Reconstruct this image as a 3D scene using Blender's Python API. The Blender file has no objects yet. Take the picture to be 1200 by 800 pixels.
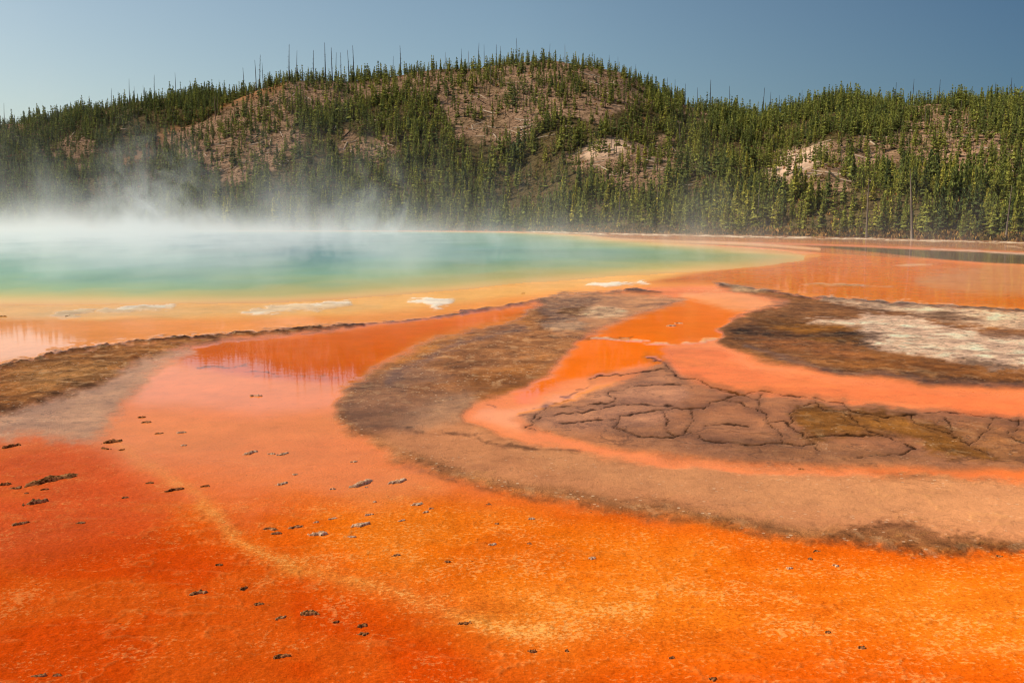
import bpy, math, random
import numpy as np
from mathutils import Vector
random.seed(7); RNG = np.random.default_rng(7)
R = math.radians
sc = bpy.context.scene
COL = sc.collection

# ------------------------------------------------------------------ camera
F, H = 1178.0, 3.0                       # focal length in photo pixels, eye height in metres
PITCH = math.atan(142.0 / F)
cp, sp = math.cos(PITCH), math.sin(PITCH)
cam = bpy.data.objects.new('camera', bpy.data.cameras.new('camera')); COL.objects.link(cam)
cam.data.sensor_fit = 'HORIZONTAL'; cam.data.sensor_width = 36; cam.data.lens = 36 * F / 1200
cam.data.clip_start = 0.1; cam.data.clip_end = 20000
cam.location = (0, 0, H); cam.rotation_euler = (math.pi / 2 - PITCH, 0, 0)
sc.camera = cam

def ray(px, py):
    u = (np.asarray(px, float) - 600) / F; v = (400 - np.asarray(py, float)) / F
    return u, cp + v * sp, -sp + v * cp
def ground(px, py, z=0.0):
    x, y, w = ray(px, py); t = (z - H) / w
    return x * t, y * t
def project(x, y, z):
    dy, dz = y, z - H
    dep = dy * cp - dz * sp; up = dy * sp + dz * cp
    return 600 + F * x / dep, 400 - F * up / dep

# ------------------------------------------------------------------ numpy noise
def _hash(i, j, s):
    n = (i * 374761393 + j * 668265263 + s * 974634713) & 0xFFFFFFFF
    n = ((n ^ (n >> 13)) * 1274126177) & 0xFFFFFFFF
    return ((n ^ (n >> 16)) & 0xFFFF) / 65535.0
def vnoise(x, y, s=0):
    xi = np.floor(x).astype(np.int64); yi = np.floor(y).astype(np.int64)
    fx = x - xi; fy = y - yi
    fx = fx * fx * fx * (fx * (fx * 6 - 15) + 10); fy = fy * fy * fy * (fy * (fy * 6 - 15) + 10)
    a = _hash(xi, yi, s); b = _hash(xi + 1, yi, s); c = _hash(xi, yi + 1, s); d = _hash(xi + 1, yi + 1, s)
    return ((a + (b - a) * fx) * (1 - fy) + (c + (d - c) * fx) * fy) * 2 - 1
def fbm(x, y, s=0, o=4):
    r = 0; a = 0.5; f = 1.0
    for k in range(o):
        r = r + a * vnoise(x * f, y * f, s + k * 17); a *= 0.5; f *= 2.03
    return r
def sstep(a, b, x):
    t = np.clip((x - a) / (b - a), 0, 1); return t * t * (3 - 2 * t)
def lin(c):
    c = np.array(c, float) / 255.0
    return np.where(c <= 0.04045, c / 12.92, ((c + 0.055) / 1.055) ** 2.4)

# ------------------------------------------------------------------ node helpers
class N:
    def __init__(s, name, world=None):
        if world: s.m = world
        else: s.m = bpy.data.materials.new(name)
        s.m.use_nodes = True; s.t = s.m.node_tree; s.t.nodes.clear()
    def n(s, typ, ins=None, **kw):
        o = s.t.nodes.new(typ)
        for k, v in kw.items(): setattr(o, k, v)
        for k, v in (ins or {}).items():
            i = o.inputs[k]
            if hasattr(v, 'is_output') or isinstance(v, bpy.types.NodeSocket): s.t.links.new(v, i)
            else: i.default_value = v
        return o
    def math(s, op, a, b=0.0, c=0.0, clamp=False):
        return s.n('ShaderNodeMath', {0: a, 1: b, 2: c}, operation=op, use_clamp=clamp).outputs[0]
    def mix(s, f, a, b, blend='MIX'):
        o = s.t.nodes.new('ShaderNodeMix'); o.data_type = 'RGBA'; o.blend_type = blend
        for i, v in ((0, f), (6, a), (7, b)):
            if isinstance(v, bpy.types.NodeSocket): s.t.links.new(v, o.inputs[i])
            else: o.inputs[i].default_value = v
        return o.outputs[2]
    def attr(s, name): return s.n('ShaderNodeAttribute', attribute_name=name)
    def noise(s, vec, scale, detail=4.0, rough=0.55, dist=0.0):
        return s.n('ShaderNodeTexNoise', {'Vector': vec, 'Scale': scale, 'Detail': detail, 'Roughness': rough, 'Distortion': dist}).outputs['Fac']
    def ramp(s, f, a, b, lo=0.0, hi=1.0, smooth=True):
        return s.n('ShaderNodeMapRange', {0: f, 1: a, 2: b, 3: lo, 4: hi}, interpolation_type='SMOOTHSTEP' if smooth else 'LINEAR').outputs[0]
    def out(s, surf=None, vol=None):
        o = s.n('ShaderNodeOutputMaterial')
        if surf is not None: s.t.links.new(surf, o.inputs['Surface'])
        if vol is not None: s.t.links.new(vol, o.inputs['Volume'])
        return s.m
def rgb(*c, k=1.0):
    l = lin(c) * k; return (float(l[0]), float(l[1]), float(l[2]), 1.0)

# ------------------------------------------------------------------ mesh helpers
def mesh_from(name, v, f, mats, attrs=None, mat_idx=None, smooth=False):
    """v (n,3), f list of arrays (m,3)/(m,4)"""
    me = bpy.data.meshes.new(name)
    fs = f if isinstance(f, list) else [f]
    loops = np.concatenate([a.reshape(-1) for a in fs]); cnt = np.concatenate([np.full(len(a), a.shape[1]) for a in fs])
    me.vertices.add(len(v)); me.vertices.foreach_set('co', np.asarray(v, np.float32).reshape(-1))
    me.loops.add(len(loops)); me.loops.foreach_set('vertex_index', loops.astype(np.int32))
    me.polygons.add(len(cnt)); me.polygons.foreach_set('loop_start', np.concatenate([[0], np.cumsum(cnt)[:-1]]).astype(np.int32))
    for m in mats: me.materials.append(m)
    if mat_idx is not None: me.polygons.foreach_set('material_index', np.asarray(mat_idx, np.int32))
    if smooth: me.polygons.foreach_set('use_smooth', np.ones(len(cnt), bool))
    for k, a in (attrs or {}).items():
        a = np.asarray(a, np.float32)
        if a.ndim == 2:
            if a.shape[1] == 3: a = np.concatenate([a, np.ones((len(a), 1), np.float32)], 1)
            at = me.attributes.new(k, 'FLOAT_COLOR', 'POINT'); at.data.foreach_set('color', a.reshape(-1))
        else:
            at = me.attributes.new(k, 'FLOAT', 'POINT'); at.data.foreach_set('value', a)
    me.update(calc_edges=True); me.validate()
    return me
def link(name, me, parent=None, loc=None):
    o = bpy.data.objects.new(name, me); COL.objects.link(o)
    if parent: o.parent = parent
    if loc is not None: o.location = loc
    return o
def tag(o, label=None, cat=None, group=None, kind=None):
    for k, v in (('label', label), ('category', cat), ('group', group), ('kind', kind)):
        if v: o[k] = v
    return o
def grid_faces(nr, nc):
    i = np.arange(nr * nc).reshape(nr, nc)
    return np.stack([i[:-1, :-1], i[:-1, 1:], i[1:, 1:], i[1:, :-1]], -1).reshape(-1, 4)

# ------------------------------------------------------------------ sky and sun
SUN_EL, SUN_AZ = 45.0, -84.0             # azimuth from the viewing direction (+y), negative = left
w = bpy.data.worlds.new('World'); sc.world = w
wn = N('', w)
sky = wn.n('ShaderNodeTexSky', sky_type='NISHITA', sun_disc=False, sun_elevation=R(SUN_EL), sun_rotation=R(SUN_AZ),
           altitude=1200.0, air_density=1.0, dust_density=4.0, ozone_density=0.7)
wdir = wn.n('ShaderNodeSeparateXYZ', {0: wn.n('ShaderNodeTexCoord').outputs['Generated']}).outputs[0]
skm = wn.n('ShaderNodeValToRGB', {0: wn.ramp(wdir, -.5, .5, 0, 1, False)})
skm.color_ramp.elements[0].color = (1.34, 1.30, 1.12, 1); skm.color_ramp.elements[1].color = (.31, .47, .57, 1)
e_ = skm.color_ramp.elements.new(.5); e_.color = (.97, 1.06, .99, 1)
skc = wn.mix(1.0, sky.outputs[0], skm.outputs[0], 'MULTIPLY')
bg = wn.n('ShaderNodeBackground', {'Color': skc, 'Strength': 0.09})
wo = wn.n('ShaderNodeOutputWorld', {'Surface': bg.outputs[0]})
sun = bpy.data.objects.new('sun', bpy.data.lights.new('sun', 'SUN')); COL.objects.link(sun)
sun.data.energy = 4.6; sun.data.angle = R(0.53); sun.data.color = (1.0, 0.91, 0.76)
sd = Vector((math.sin(R(SUN_AZ)) * math.cos(R(SUN_EL)), math.cos(R(SUN_AZ)) * math.cos(R(SUN_EL)), math.sin(R(SUN_EL))))
sun.rotation_euler = sd.to_track_quat('Z', 'Y').to_euler()
sc.view_settings.view_transform = 'Standard'; sc.view_settings.look = 'None'
sc.view_settings.gamma = 1.0; sc.view_settings.exposure = 0.15; sc.view_settings.use_curve_mapping = False
cy = sc.cycles
cy.max_bounces = 6; cy.diffuse_bounces = 2; cy.glossy_bounces = 3; cy.transmission_bounces = 3; cy.volume_bounces = 2
cy.transparent_max_bounces = 8; cy.use_denoising = True; cy.volume_max_steps = 256; cy.volume_step_rate = 1.0
cy.filter_width = 1.1; cy.sample_clamp_indirect = 4.0; cy.caustics_reflective = False; cy.caustics_refractive = False

# ================================================================== the flats: a map drawn over the ground plane
def smooth_poly(p, closed=True, n=6):
    p = np.array(p, float); m = len(p); out = []
    rng = range(m) if closed else range(m - 1)
    for i in rng:
        if closed: a, b, c, d = p[(i - 1) % m], p[i], p[(i + 1) % m], p[(i + 2) % m]
        else: a, b, c, d = p[max(i - 1, 0)], p[i], p[i + 1], p[min(i + 2, m - 1)]
        for k in range(n):
            t = k / n
            out.append(0.5 * ((2 * b) + (-a + c) * t + (2 * a - 5 * b + 4 * c - d) * t * t + (-a + 3 * b - 3 * c + d) * t ** 3))
    if not closed: out.append(p[-1])
    return np.array(out)
def line_dist(X, Y, p):
    """distance to an open polyline and the parameter along it"""
    best = np.full(X.shape, 1e9); par = np.zeros(X.shape)
    for k in range(len(p) - 1):
        ax, ay = p[k]; dx, dy = p[k + 1] - p[k]
        L2 = dx * dx + dy * dy + 1e-9
        t = np.clip(((X - ax) * dx + (Y - ay) * dy) / L2, 0, 1)
        d = (X - ax - t * dx) ** 2 + (Y - ay - t * dy) ** 2
        m = d < best; best[m] = d[m]; par[m] = (k + t[m]) / (len(p) - 1)
    return np.sqrt(best), par
def poly_sd(X, Y, p):
    """signed distance, positive inside"""
    q = np.concatenate([p, p[:1]])
    d, _ = line_dist(X, Y, q)
    ins = np.zeros(X.shape, bool)
    for k in range(len(p)):
        (x1, y1), (x2, y2) = q[k], q[k + 1]
        if y1 == y2: continue
        c = (y1 > Y) != (y2 > Y)
        ins ^= c & (X < (x2 - x1) * (Y - y1) / (y2 - y1) + x1)
    return np.where(ins, d, -d)

px_cols = np.concatenate([np.arange(-3600, -420, 60.0), np.arange(-420, -20, 6.0), np.arange(-20, 1221, 1.7), np.arange(1222, 1625, 6.0), np.arange(1640, 4800, 60.0)])
py_rows = np.concatenate([[6000, 3000, 2000, 1500, 1250, 1100, 1010, 950, 905, 875, 850], np.arange(830, 560, -1.5), np.arange(560, 400, -1.1),
                          np.arange(400, 300, -0.8), np.arange(300, 266, -0.5)])
PX, PY = np.meshgrid(px_cols, py_rows); PX = PX.ravel(); PY = PY.ravel()
NR, NC = len(py_rows), len(px_cols)
GX, GY = ground(PX, PY)
DIST = np.hypot(GX, GY); LD = np.log(DIST)
persp = np.clip((PY - 258) / 200.0, 0.03, 1.1)
wob1 = fbm(PX / 55, LD * 14, 11, 4); wob2 = fbm(PX / 55, LD * 14, 23, 4)
wob3 = fbm(PX / 12, LD * 60, 31, 3)
WX = PX + wob1 * 14; WY = PY + (wob2 * 7 + wob3 * 1.6) * persp

col = np.tile(lin((242, 128, 66)), (len(PX), 1)); wet = np.full(len(PX), 0.35)
grain = np.full(len(PX), 0.1); fleck = np.zeros(len(PX)); gz = np.zeros(len(PX)); speck = np.zeros(len(PX)); lines = np.full(len(PX), .12)

def layer(pts, c=None, soft=6, op=1.0, wetv=None, linev=None, grainv=None, fleckv=None, z=None, speckv=None, warp=1.0, closed=True, width=None, breakup=0.0):
    p = smooth_poly(pts, closed)
    lo = p.min(0) - 60; hi = p.max(0) + 60
    if width: lo -= width; hi += width
    idx = np.where((PX > lo[0]) & (PX < hi[0]) & (PY > lo[1]) & (PY < hi[1]))[0]
    X = PX[idx] + (WX[idx] - PX[idx]) * warp; Y = PY[idx] + (WY[idx] - PY[idx]) * warp
    if closed: s = poly_sd(X, Y, p)
    else:
        d, _ = line_dist(X, Y, p); s = width - d
    if breakup: s = s + breakup * soft * (wob3[idx] * 1.6 + fbm(PX[idx] / 5, LD[idx] * 130, 77, 2))
    m = sstep(-soft, soft, s) * op
    if c is not None: col[idx] += (lin(c) - col[idx]) * m[:, None]
    for arr, v in ((wet, wetv), (grain, grainv), (fleck, fleckv), (gz, z), (speck, speckv), (lines, linev)):
        if v is not None: arr[idx] += (v - arr[idx]) * m
    return idx, m

# --- broad foreground tones
nearm = sstep(520, 640, PY + wob1 * 30)
col += (lin((242, 106, 16)) - col) * nearm[:, None]; fleck += (.6 - fleck) * nearm; wet += (.03 - wet) * nearm
layer([(-420, 560), (0, 560), (150, 590), (300, 650), (480, 720), (650, 785), (900, 812), (1300, 815), (1625, 815), (1700, 6500), (-500, 6500)], (224, 78, 6), 45, fleckv=0.5, wetv=0.03)
layer([(420, 560), (560, 590), (760, 620), (1000, 655), (1250, 660), (1650, 680), (1650, 770), (1000, 760), (700, 735), (520, 690), (400, 640), (340, 570)], (250, 122, 20), 30, fleckv=0.65, wetv=0.03)
layer([(-420, 510), (0, 510), (110, 520), (160, 560), (200, 600), (100, 640), (-50, 660), (-420, 660)], (228, 92, 38), 30, op=.9, fleckv=0.45, wetv=.08)
layer([(560, 720), (800, 690), (1250, 710), (1600, 720), (1600, 760), (1100, 745), (900, 755), (650, 750)], (250, 132, 34), 28, op=.45, fleckv=.8)
# pale streak that sweeps from the grey corner across the foreground
layer([(140, 520), (185, 548), (235, 585), (275, 632), (340, 662), (450, 690), (540, 725), (640, 742)], (252, 168, 84), 11, op=.6, closed=False, width=4, fleckv=1.0, breakup=.3)
layer([(280, 640), (420, 676), (520, 690), (640, 690), (760, 716), (700, 750), (600, 745), (450, 705)], (248, 146, 56), 18, op=.35, fleckv=.9)
# salmon middle
layer([(120, 510), (160, 440), (230, 425), (350, 440), (400, 470), (420, 520), (520, 565), (420, 590), (300, 560), (200, 545)], (248, 140, 78), 24, op=.85, wetv=.4, fleckv=.3)
layer([(150, 470), (190, 420), (300, 425), (430, 440), (410, 475), (330, 485), (230, 480)], (246, 132, 66), 14, wetv=.8, fleckv=.05)
# --- zone between the pool and the terrace line
layer([(-420, 350), (0, 350), (300, 348), (480, 338), (620, 326), (760, 314), (900, 306), (960, 300), (1010, 300), (1250, 330), (1600, 345), (1600, 385), (1200, 366), (1060, 357), (960, 350), (860, 334), (760, 338), (640, 352), (540, 368), (400, 383), (200, 398), (60, 416), (0, 430), (-420, 480)], (236, 144, 70), 5, wetv=.7, warp=.5)
layer([(-420, 352), (0, 354), (300, 352), (480, 341), (620, 329), (760, 317), (900, 309), (960, 302), (960, 308), (900, 318), (760, 330), (620, 345), (480, 362), (300, 372), (0, 374), (-420, 375)], (238, 172, 96), 6, op=.9, wetv=.6, warp=.6)
layer([(-420, 385), (0, 378), (120, 376), (260, 376), (380, 372), (380, 382), (200, 397), (60, 415), (-420, 470)], (240, 142, 72), 5, wetv=1.0, warp=.4)
# orange plain right of the pool
layer([(760, 330), (900, 306), (980, 296), (1060, 300), (1200, 312), (1620, 330), (1620, 390), (1200, 363), (1000, 352), (860, 334)], (188, 92, 20), 5, wetv=.9, warp=.5)
layer([(1070, 328), (1140, 312), (1200, 308), (1600, 320), (1600, 365), (1200, 346), (1110, 340)], (176, 116, 78), 7, wetv=.95, op=.75, warp=.8, breakup=.4)  # grey-pink reflection painted into the mat colour
layer([(900, 292), (960, 300), (900, 312), (800, 318), (820, 312)], (220, 150, 70), 4, op=.6)
# far flats towards the right shore
layer([(640, 262), (700, 281), (860, 288), (960, 296), (1060, 302), (1250, 312), (1620, 330), (1625, 262)], (158, 92, 46), 1.5, wetv=.8, warp=.3)
layer([(660, 270), (800, 276), (1000, 284), (1250, 296), (1620, 312), (1620, 300), (1200, 282), (1000, 277), (800, 272), (660, 268)], (128, 88, 60), 1.5, wetv=.9, warp=.3)  # brown water, darkened in its colour for the reflected shore trees
layer([(700, 276), (830, 281), (1000, 290), (1200, 299), (1600, 318), (1600, 326), (1200, 306), (1000, 297), (900, 290), (780, 283)], (160, 92, 44), 2.0, wetv=.8, warp=.3)
layer([(930, 286), (1060, 291.5), (1250, 300), (1600, 316), (1600, 332), (1250, 312), (1130, 306), (1040, 297)], (66, 50, 22), 1.2, wetv=.8, warp=.3)  # dark reflection of the shore trees, painted as a strip of colour
layer([(820, 283.5), (930, 286), (1050, 290), (1200, 296.5), (1500, 311)], (206, 112, 62), 1.2, closed=False, width=1.2, wetv=.5, warp=.2, op=.9)
layer([(690, 279), (790, 283), (880, 286), (960, 292)], (230, 170, 128), 1.4, closed=False, width=1.3, wetv=.5, warp=.2, op=.8)
layer([(1090, 292), (1140, 294), (1200, 298)], (190, 160, 130), 1.0, closed=False, width=.8, wetv=.3, warp=.3, op=.7, breakup=.8)
layer([(600, 270.5), (700, 274), (800, 276), (900, 278), (1000, 280), (1100, 282.5), (1200, 285), (1500, 292)], (226, 200, 172), .7, closed=False, width=.32, wetv=.2, warp=.35, breakup=1.8, z=.10, op=.9)

# --- tongue of saturated orange and brown channel in the middle
layer([(200, 412), (260, 402), (400, 388), (520, 373), (600, 362), (640, 356), (625, 372), (560, 388), (490, 405), (440, 430), (420, 448), (330, 445), (240, 432)], (216, 90, 5), 7, wetv=.95, warp=.5)  # darker orange painted in where the hill's reflection replaces the sky's
layer([(640, 352), (600, 378), (545, 392), (490, 408), (440, 438), (400, 462), (390, 484), (410, 508), (455, 532), (510, 555), (580, 572), (650, 588), (740, 602), (840, 616), (950, 632), (1060, 644), (1250, 650), (1620, 670), (1620, 610), (1250, 575), (1100, 558), (900, 548), (760, 538), (640, 520), (575, 507), (545, 490), (550, 474), (600, 462), (650, 440), (668, 418), (685, 394), (720, 380), (780, 366), (800, 352), (740, 344)],
      (188, 122, 76), 8, breakup=.35, linev=.6, wetv=.12, grainv=.6, fleckv=0, z=.015, speckv=1.0)
# the greenish-gold soft rim on both sides of the channel
layer([(615, 376), (560, 390), (500, 408), (450, 436), (415, 455)], (196, 118, 34), 15, closed=False, width=5, op=.8, warp=.6)
layer([(680, 404), (660, 428), (620, 450), (570, 466), (545, 484)], (176, 104, 30), 7, closed=False, width=5, op=.8, warp=.5, grainv=.4, speckv=.3)
# lower mud sweep, paler and smooth
layer([(400, 478), (440, 468), (500, 470), (545, 478), (552, 496), (590, 512), (660, 528), (800, 544), (1000, 556), (1250, 575), (1620, 610), (1620, 660), (1250, 640), (1060, 632), (950, 620), (840, 604), (740, 590), (650, 575), (560, 556), (480, 534), (425, 508)], (214, 140, 100), 10, linev=.4, wetv=.1, grainv=.2, z=.02, speckv=.35)
layer([(600, 520), (760, 545), (1000, 560), (1200, 570), (1400, 600), (1200, 618), (1000, 606), (800, 584), (660, 556)], (224, 152, 110), 14, op=.8)
layer([(470, 545), (560, 572), (660, 592), (780, 609), (900, 627), (1000, 640), (1100, 646), (1200, 644), (1500, 660)], (150, 88, 46), 6, closed=False, width=1.2, op=.7, grainv=.6, breakup=.4)
layer([(985, 630), (1050, 615), (1110, 622), (1190, 636), (1300, 640), (1200, 650), (1080, 648)], (110, 66, 32), 9, op=.6, grainv=.9, breakup=.7, speckv=.6)
# grey margin beside the brown channel
layer([(398, 470), (440, 440), (500, 430), (545, 455), (545, 480), (500, 500), (440, 510), (410, 500)], (150, 104, 74), 10, op=.75, wetv=.25, grainv=.5)
layer([(500, 470), (545, 462), (560, 480), (520, 498), (460, 500)], (198, 146, 110), 8, op=.5, wetv=.3, breakup=.5)
layer([(480, 460), (520, 446), (600, 430), (640, 420), (600, 446), (520, 464)], (172, 102, 40), 7, op=.65, speckv=1.0, breakup=.5)
layer([(480, 500), (560, 516), (650, 528), (720, 532)], (96, 66, 42), 2.5, closed=False, width=1.2, op=.6, breakup=.9, grainv=.8)
# --- salmon ring and orange basin inside the sweep
layer([(548, 486), (552, 472), (600, 458), (645, 436), (668, 414), (690, 392), (740, 378), (800, 372), (850, 376), (846, 398), (870, 418), (930, 434), (1010, 446), (1100, 456), (1250, 464), (1620, 480), (1620, 520), (1250, 500), (1100, 486), (1000, 474), (900, 466), (840, 462), (800, 446), (775, 432), (720, 446), (640, 476), (612, 490), (640, 508), (740, 530), (860, 544), (1010, 551), (1010, 556), (860, 552), (740, 540), (640, 522), (580, 508)],
      (248, 138, 78), 5, breakup=.3, linev=.15, wetv=.5, grainv=.08, fleckv=.2, z=0, speckv=0)
layer([(600, 462), (650, 438), (672, 412), (690, 392), (750, 376), (800, 372), (838, 380), (830, 398), (790, 404), (800, 430), (760, 430), (700, 440), (660, 452), (620, 468)], (244, 110, 10), 8, wetv=.9, fleckv=.1)
layer([(780, 412), (840, 410), (900, 436), (1050, 452), (1250, 468), (1500, 480), (1500, 510), (1200, 490), (1000, 470), (880, 460), (820, 450)], (246, 126, 70), 7, op=.85, wetv=.25, fleckv=.35, grainv=.2)
layer([(640, 470), (690, 458), (735, 446), (775, 432), (800, 446), (760, 462), (700, 474), (650, 482)], (216, 130, 88), 8, op=.6, wetv=.7)
layer([(560, 482), (610, 474), (680, 456), (720, 452), (690, 470), (620, 484), (600, 500)], (250, 152, 88), 8, op=.8, wetv=.9)
# orange pool to the right of the pale patch
layer([(760, 352), (800, 348), (850, 352), (880, 362), (852, 376), (842, 396), (800, 402), (740, 392), (700, 388), (740, 370)], (226, 104, 16), 6, wetv=.8, grainv=.08, z=0, speckv=0)
layer([(800, 346), (850, 340), (900, 352), (925, 352), (880, 364), (840, 360)], (240, 154, 100), 5, op=.75, wetv=.5, breakup=.4)
# --- grey cracked plate
plate = [(612, 488), (624, 482), (690, 462), (740, 444), (772, 428), (782, 424), (800, 442), (850, 460), (900, 464), (960, 470), (1040, 478), (1120, 486), (1250, 496), (1620, 515), (1620, 590), (1250, 556), (1100, 549), (1000, 547), (880, 542), (780, 534), (700, 524), (640, 508)]
layer(plate, (190, 120, 78), 4, breakup=.3, linev=1.0, wetv=.3, grainv=.35, fleckv=0, z=.012, speckv=.15, warp=.5)
layer([(608, 490), (700, 464), (770, 442), (806, 462), (770, 498), (680, 508)], (214, 146, 112), 10, op=.55, wetv=.5)
layer([(700, 500), (800, 490), (900, 500), (1000, 520), (1150, 530), (1300, 545), (1100, 548), (900, 542), (760, 528)], (158, 106, 74), 12, op=.6, grainv=.5)
layer([(925, 486), (952, 474), (990, 481), (1068, 488), (1108, 498), (1132, 520), (1170, 542), (1100, 536), (1062, 514), (990, 510), (952, 518), (928, 500)], (160, 102, 44), 7, breakup=.6, wetv=.1, grainv=.6, speckv=.6, z=.02)
layer([(1000, 470), (1060, 480), (1100, 482), (1200, 490), (1190, 500), (1110, 494), (1040, 488)], (128, 84, 52), 4, op=.5)
layer([(1100, 498), (1150, 500), (1260, 512), (1400, 540), (1250, 548), (1170, 542), (1130, 522)], (152, 98, 48), 6, op=.65, grainv=.6, speckv=.6, breakup=.5)
layer([(860, 520), (930, 512), (1000, 522), (1090, 538), (1000, 544), (900, 538)], (150, 98, 56), 7, op=.45, grainv=.5, speckv=.4, breakup=.6)
CRACKS = [[(693, 444), (707, 440), (729, 439), (760, 435), (783, 432), (779, 424), (758, 418)], [(783, 432), (791, 439), (798, 444), (817, 444), (834, 454), (867, 462), (847, 469), (834, 472), (827, 479), (798, 479), (760, 482), (729, 488), (724, 496), (720, 501), (727, 506)],
          [(798, 451), (771, 452), (760, 452), (737, 454), (729, 458), (712, 460), (715, 464), (727, 471), (703, 474), (678, 477), (641, 478)], [(790, 476), (735, 474), (712, 478), (685, 483), (654, 486), (624, 493), (625, 497), (616, 500), (627, 503)],
          [(770, 482), (778, 484), (785, 493), (781, 506), (792, 511)], [(894, 462), (889, 469), (891, 482), (898, 486), (901, 496), (910, 503), (915, 513), (915, 520), (878, 522)], [(847, 469), (867, 472), (888, 482)],
          [(955, 466), (955, 472), (935, 478), (925, 484), (928, 494), (925, 501), (955, 520), (960, 530)], [(955, 472), (965, 482), (989, 482), (1016, 506)],
          [(989, 472), (991, 479), (1002, 484), (1043, 491), (1067, 486), (1104, 482), (1164, 489), (1197, 494), (1260, 500)], [(1067, 486), (1070, 496), (1094, 503)], [(1104, 489), (1117, 503), (1114, 509), (1134, 523), (1164, 536)],
          [(1196, 489), (1191, 503), (1181, 509), (1188, 516), (1240, 530)], [(948, 513), (989, 511), (1036, 511), (1070, 525), (1056, 533), (1002, 536)], [(826, 500), (850, 497), (880, 500)], [(660, 497), (690, 493), (722, 492)], [(867, 462), (880, 466), (891, 470)], [(915, 520), (940, 524), (955, 520)], [(901, 496), (914, 494), (925, 498)], [(867, 462), (895, 458), (920, 463), (955, 466), (975, 471), (989, 472)], [(834, 454), (850, 456), (867, 462)], [(808, 479), (812, 492), (806, 506), (826, 516), (878, 522)], [(720, 501), (750, 512), (790, 514), (806, 506)], [(1016, 506), (1036, 511)], [(1094, 503), (1114, 509)], [(1164, 489), (1158, 505), (1134, 523)], [(641, 478), (632, 484), (624, 493)]]
jx = (fbm(PX / 9, LD * 70, 91, 3)) * 5; jy = fbm(PX / 9, LD * 70, 97, 3) * 2.2
for i, c in enumerate(CRACKS):
    p = np.array(c, float); lo = p.min(0) - 14; hi = p.max(0) + 14
    idx = np.where((PX > lo[0]) & (PX < hi[0]) & (PY > lo[1]) & (PY < hi[1]))[0]
    d, t = line_dist(PX[idx] + jx[idx], PY[idx] + jy[idx], p)
    wd = 0.05 + 1.0 * fbm(PX[idx] / 14, LD[idx] * 60, 5, 2)
    m = 1 - sstep(wd, wd + 1.2, d)
    m2 = (1 - sstep(2, 9, d)) * .35
    col[idx] += (lin((128, 84, 52)) - col[idx]) * m2[:, None]
    col[idx] += (lin((54, 32, 17)) - col[idx]) * (m * .95)[:, None]
    gz[idx] -= m * .01; wet[idx] *= 1 - m * .8
# --- left ridge and grey mud
layer([(-420, 520), (-420, 560), (0, 512), (60, 515), (110, 516), (132, 492), (150, 462), (190, 428), (230, 408), (180, 408), (130, 430), (80, 452), (0, 476)], (212, 154, 122), 12, linev=.9, wetv=.3, grainv=.35, speckv=.5, breakup=.4)
layer([(-420, 490), (0, 428), (60, 414), (140, 402), (220, 395), (300, 389), (400, 381), (402, 384), (300, 394), (240, 402), (190, 414), (150, 430), (110, 452), (60, 470), (0, 486), (-420, 570)], (198, 126, 72), 6, breakup=.5, linev=.7, wetv=.05, grainv=.85, z=.03, speckv=1.0, warp=.7)
layer([(20, 440), (80, 425), (140, 424), (110, 444), (50, 458)], (226, 160, 104), 10, op=.6, breakup=.5, speckv=1.0, grainv=1.0)
layer([(-420, 488), (0, 430), (60, 416), (140, 404), (220, 397), (300, 391), (400, 383), (425, 381)], (78, 50, 28), 1.8, closed=False, width=1.2, op=.9, wetv=.05, grainv=1.0, z=.08, warp=.25, breakup=.7)
layer([(390, 384), (430, 380), (480, 376), (545, 367)], (104, 64, 36), 1.6, closed=False, width=.8, op=.85, grainv=1.0, z=.04, warp=.25, breakup=.7)
layer([(0, 480), (50, 470), (90, 455), (120, 440)], (74, 52, 40), 7, closed=False, width=3, op=.6, breakup=.7, grainv=.9)
layer([(540, 368), (600, 358), (640, 351), (690, 345), (740, 341)], (96, 66, 40), 1.6, closed=False, width=1.0, op=.75, grainv=1.0, z=.1, warp=.4, breakup=.7)
# --- mottled crust in the upper middle
layer([(640, 352), (690, 345), (760, 346), (800, 352), (770, 364), (740, 372), (700, 386), (660, 392), (640, 384)], (206, 138, 92), 6, wetv=.3, grainv=.45, z=.015, speckv=.7, breakup=.4)
layer([(652, 367), (672, 361), (705, 359), (736, 364), (733, 369), (700, 373), (664, 371)], (250, 200, 170), 3, grainv=.8, z=.03, wetv=.05, breakup=.8)
layer([(636, 352), (680, 347), (700, 350), (690, 362), (672, 374), (650, 384), (632, 384)], (146, 98, 62), 6, op=.85, grainv=.8, speckv=.9, breakup=.5)
layer([(640, 384), (670, 378), (690, 382), (665, 390)], (190, 150, 120), 3, grainv=.8, z=.05, op=.7, breakup=1.0)
layer([(640, 393), (680, 396), (740, 396)], (86, 56, 34), 2, closed=False, width=1.5, op=.7, breakup=.9)
layer([(735, 361), (760, 358), (790, 355)], (110, 70, 40), 1.3, closed=False, width=.7, op=.8, breakup=.4)
layer([(730, 342), (745, 339), (760, 342), (775, 343), (752, 344)], (84, 56, 36), 1.4, op=.9, grainv=1, z=.12, warp=.3)
for a in ([(690, 333), (720, 331), (750, 330), (748, 332), (705, 335)], [(66, 370), (80, 365), (102, 363), (111, 366), (95, 369), (78, 372)], [(118, 364), (150, 358), (192, 356), (199, 360), (160, 364), (128, 367)], [(280, 367), (310, 360), (345, 356), (352, 361), (320, 366), (296, 369)], [(346, 357), (398, 353), (405, 358), (362, 362)], [(475, 354), (505, 351), (530, 353), (525, 358), (505, 361), (490, 357)]):
    layer(a, (255, 240, 226), 1.7, wetv=.0, grainv=.25, speckv=0, z=.03, warp=.9, breakup=1.1)
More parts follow.
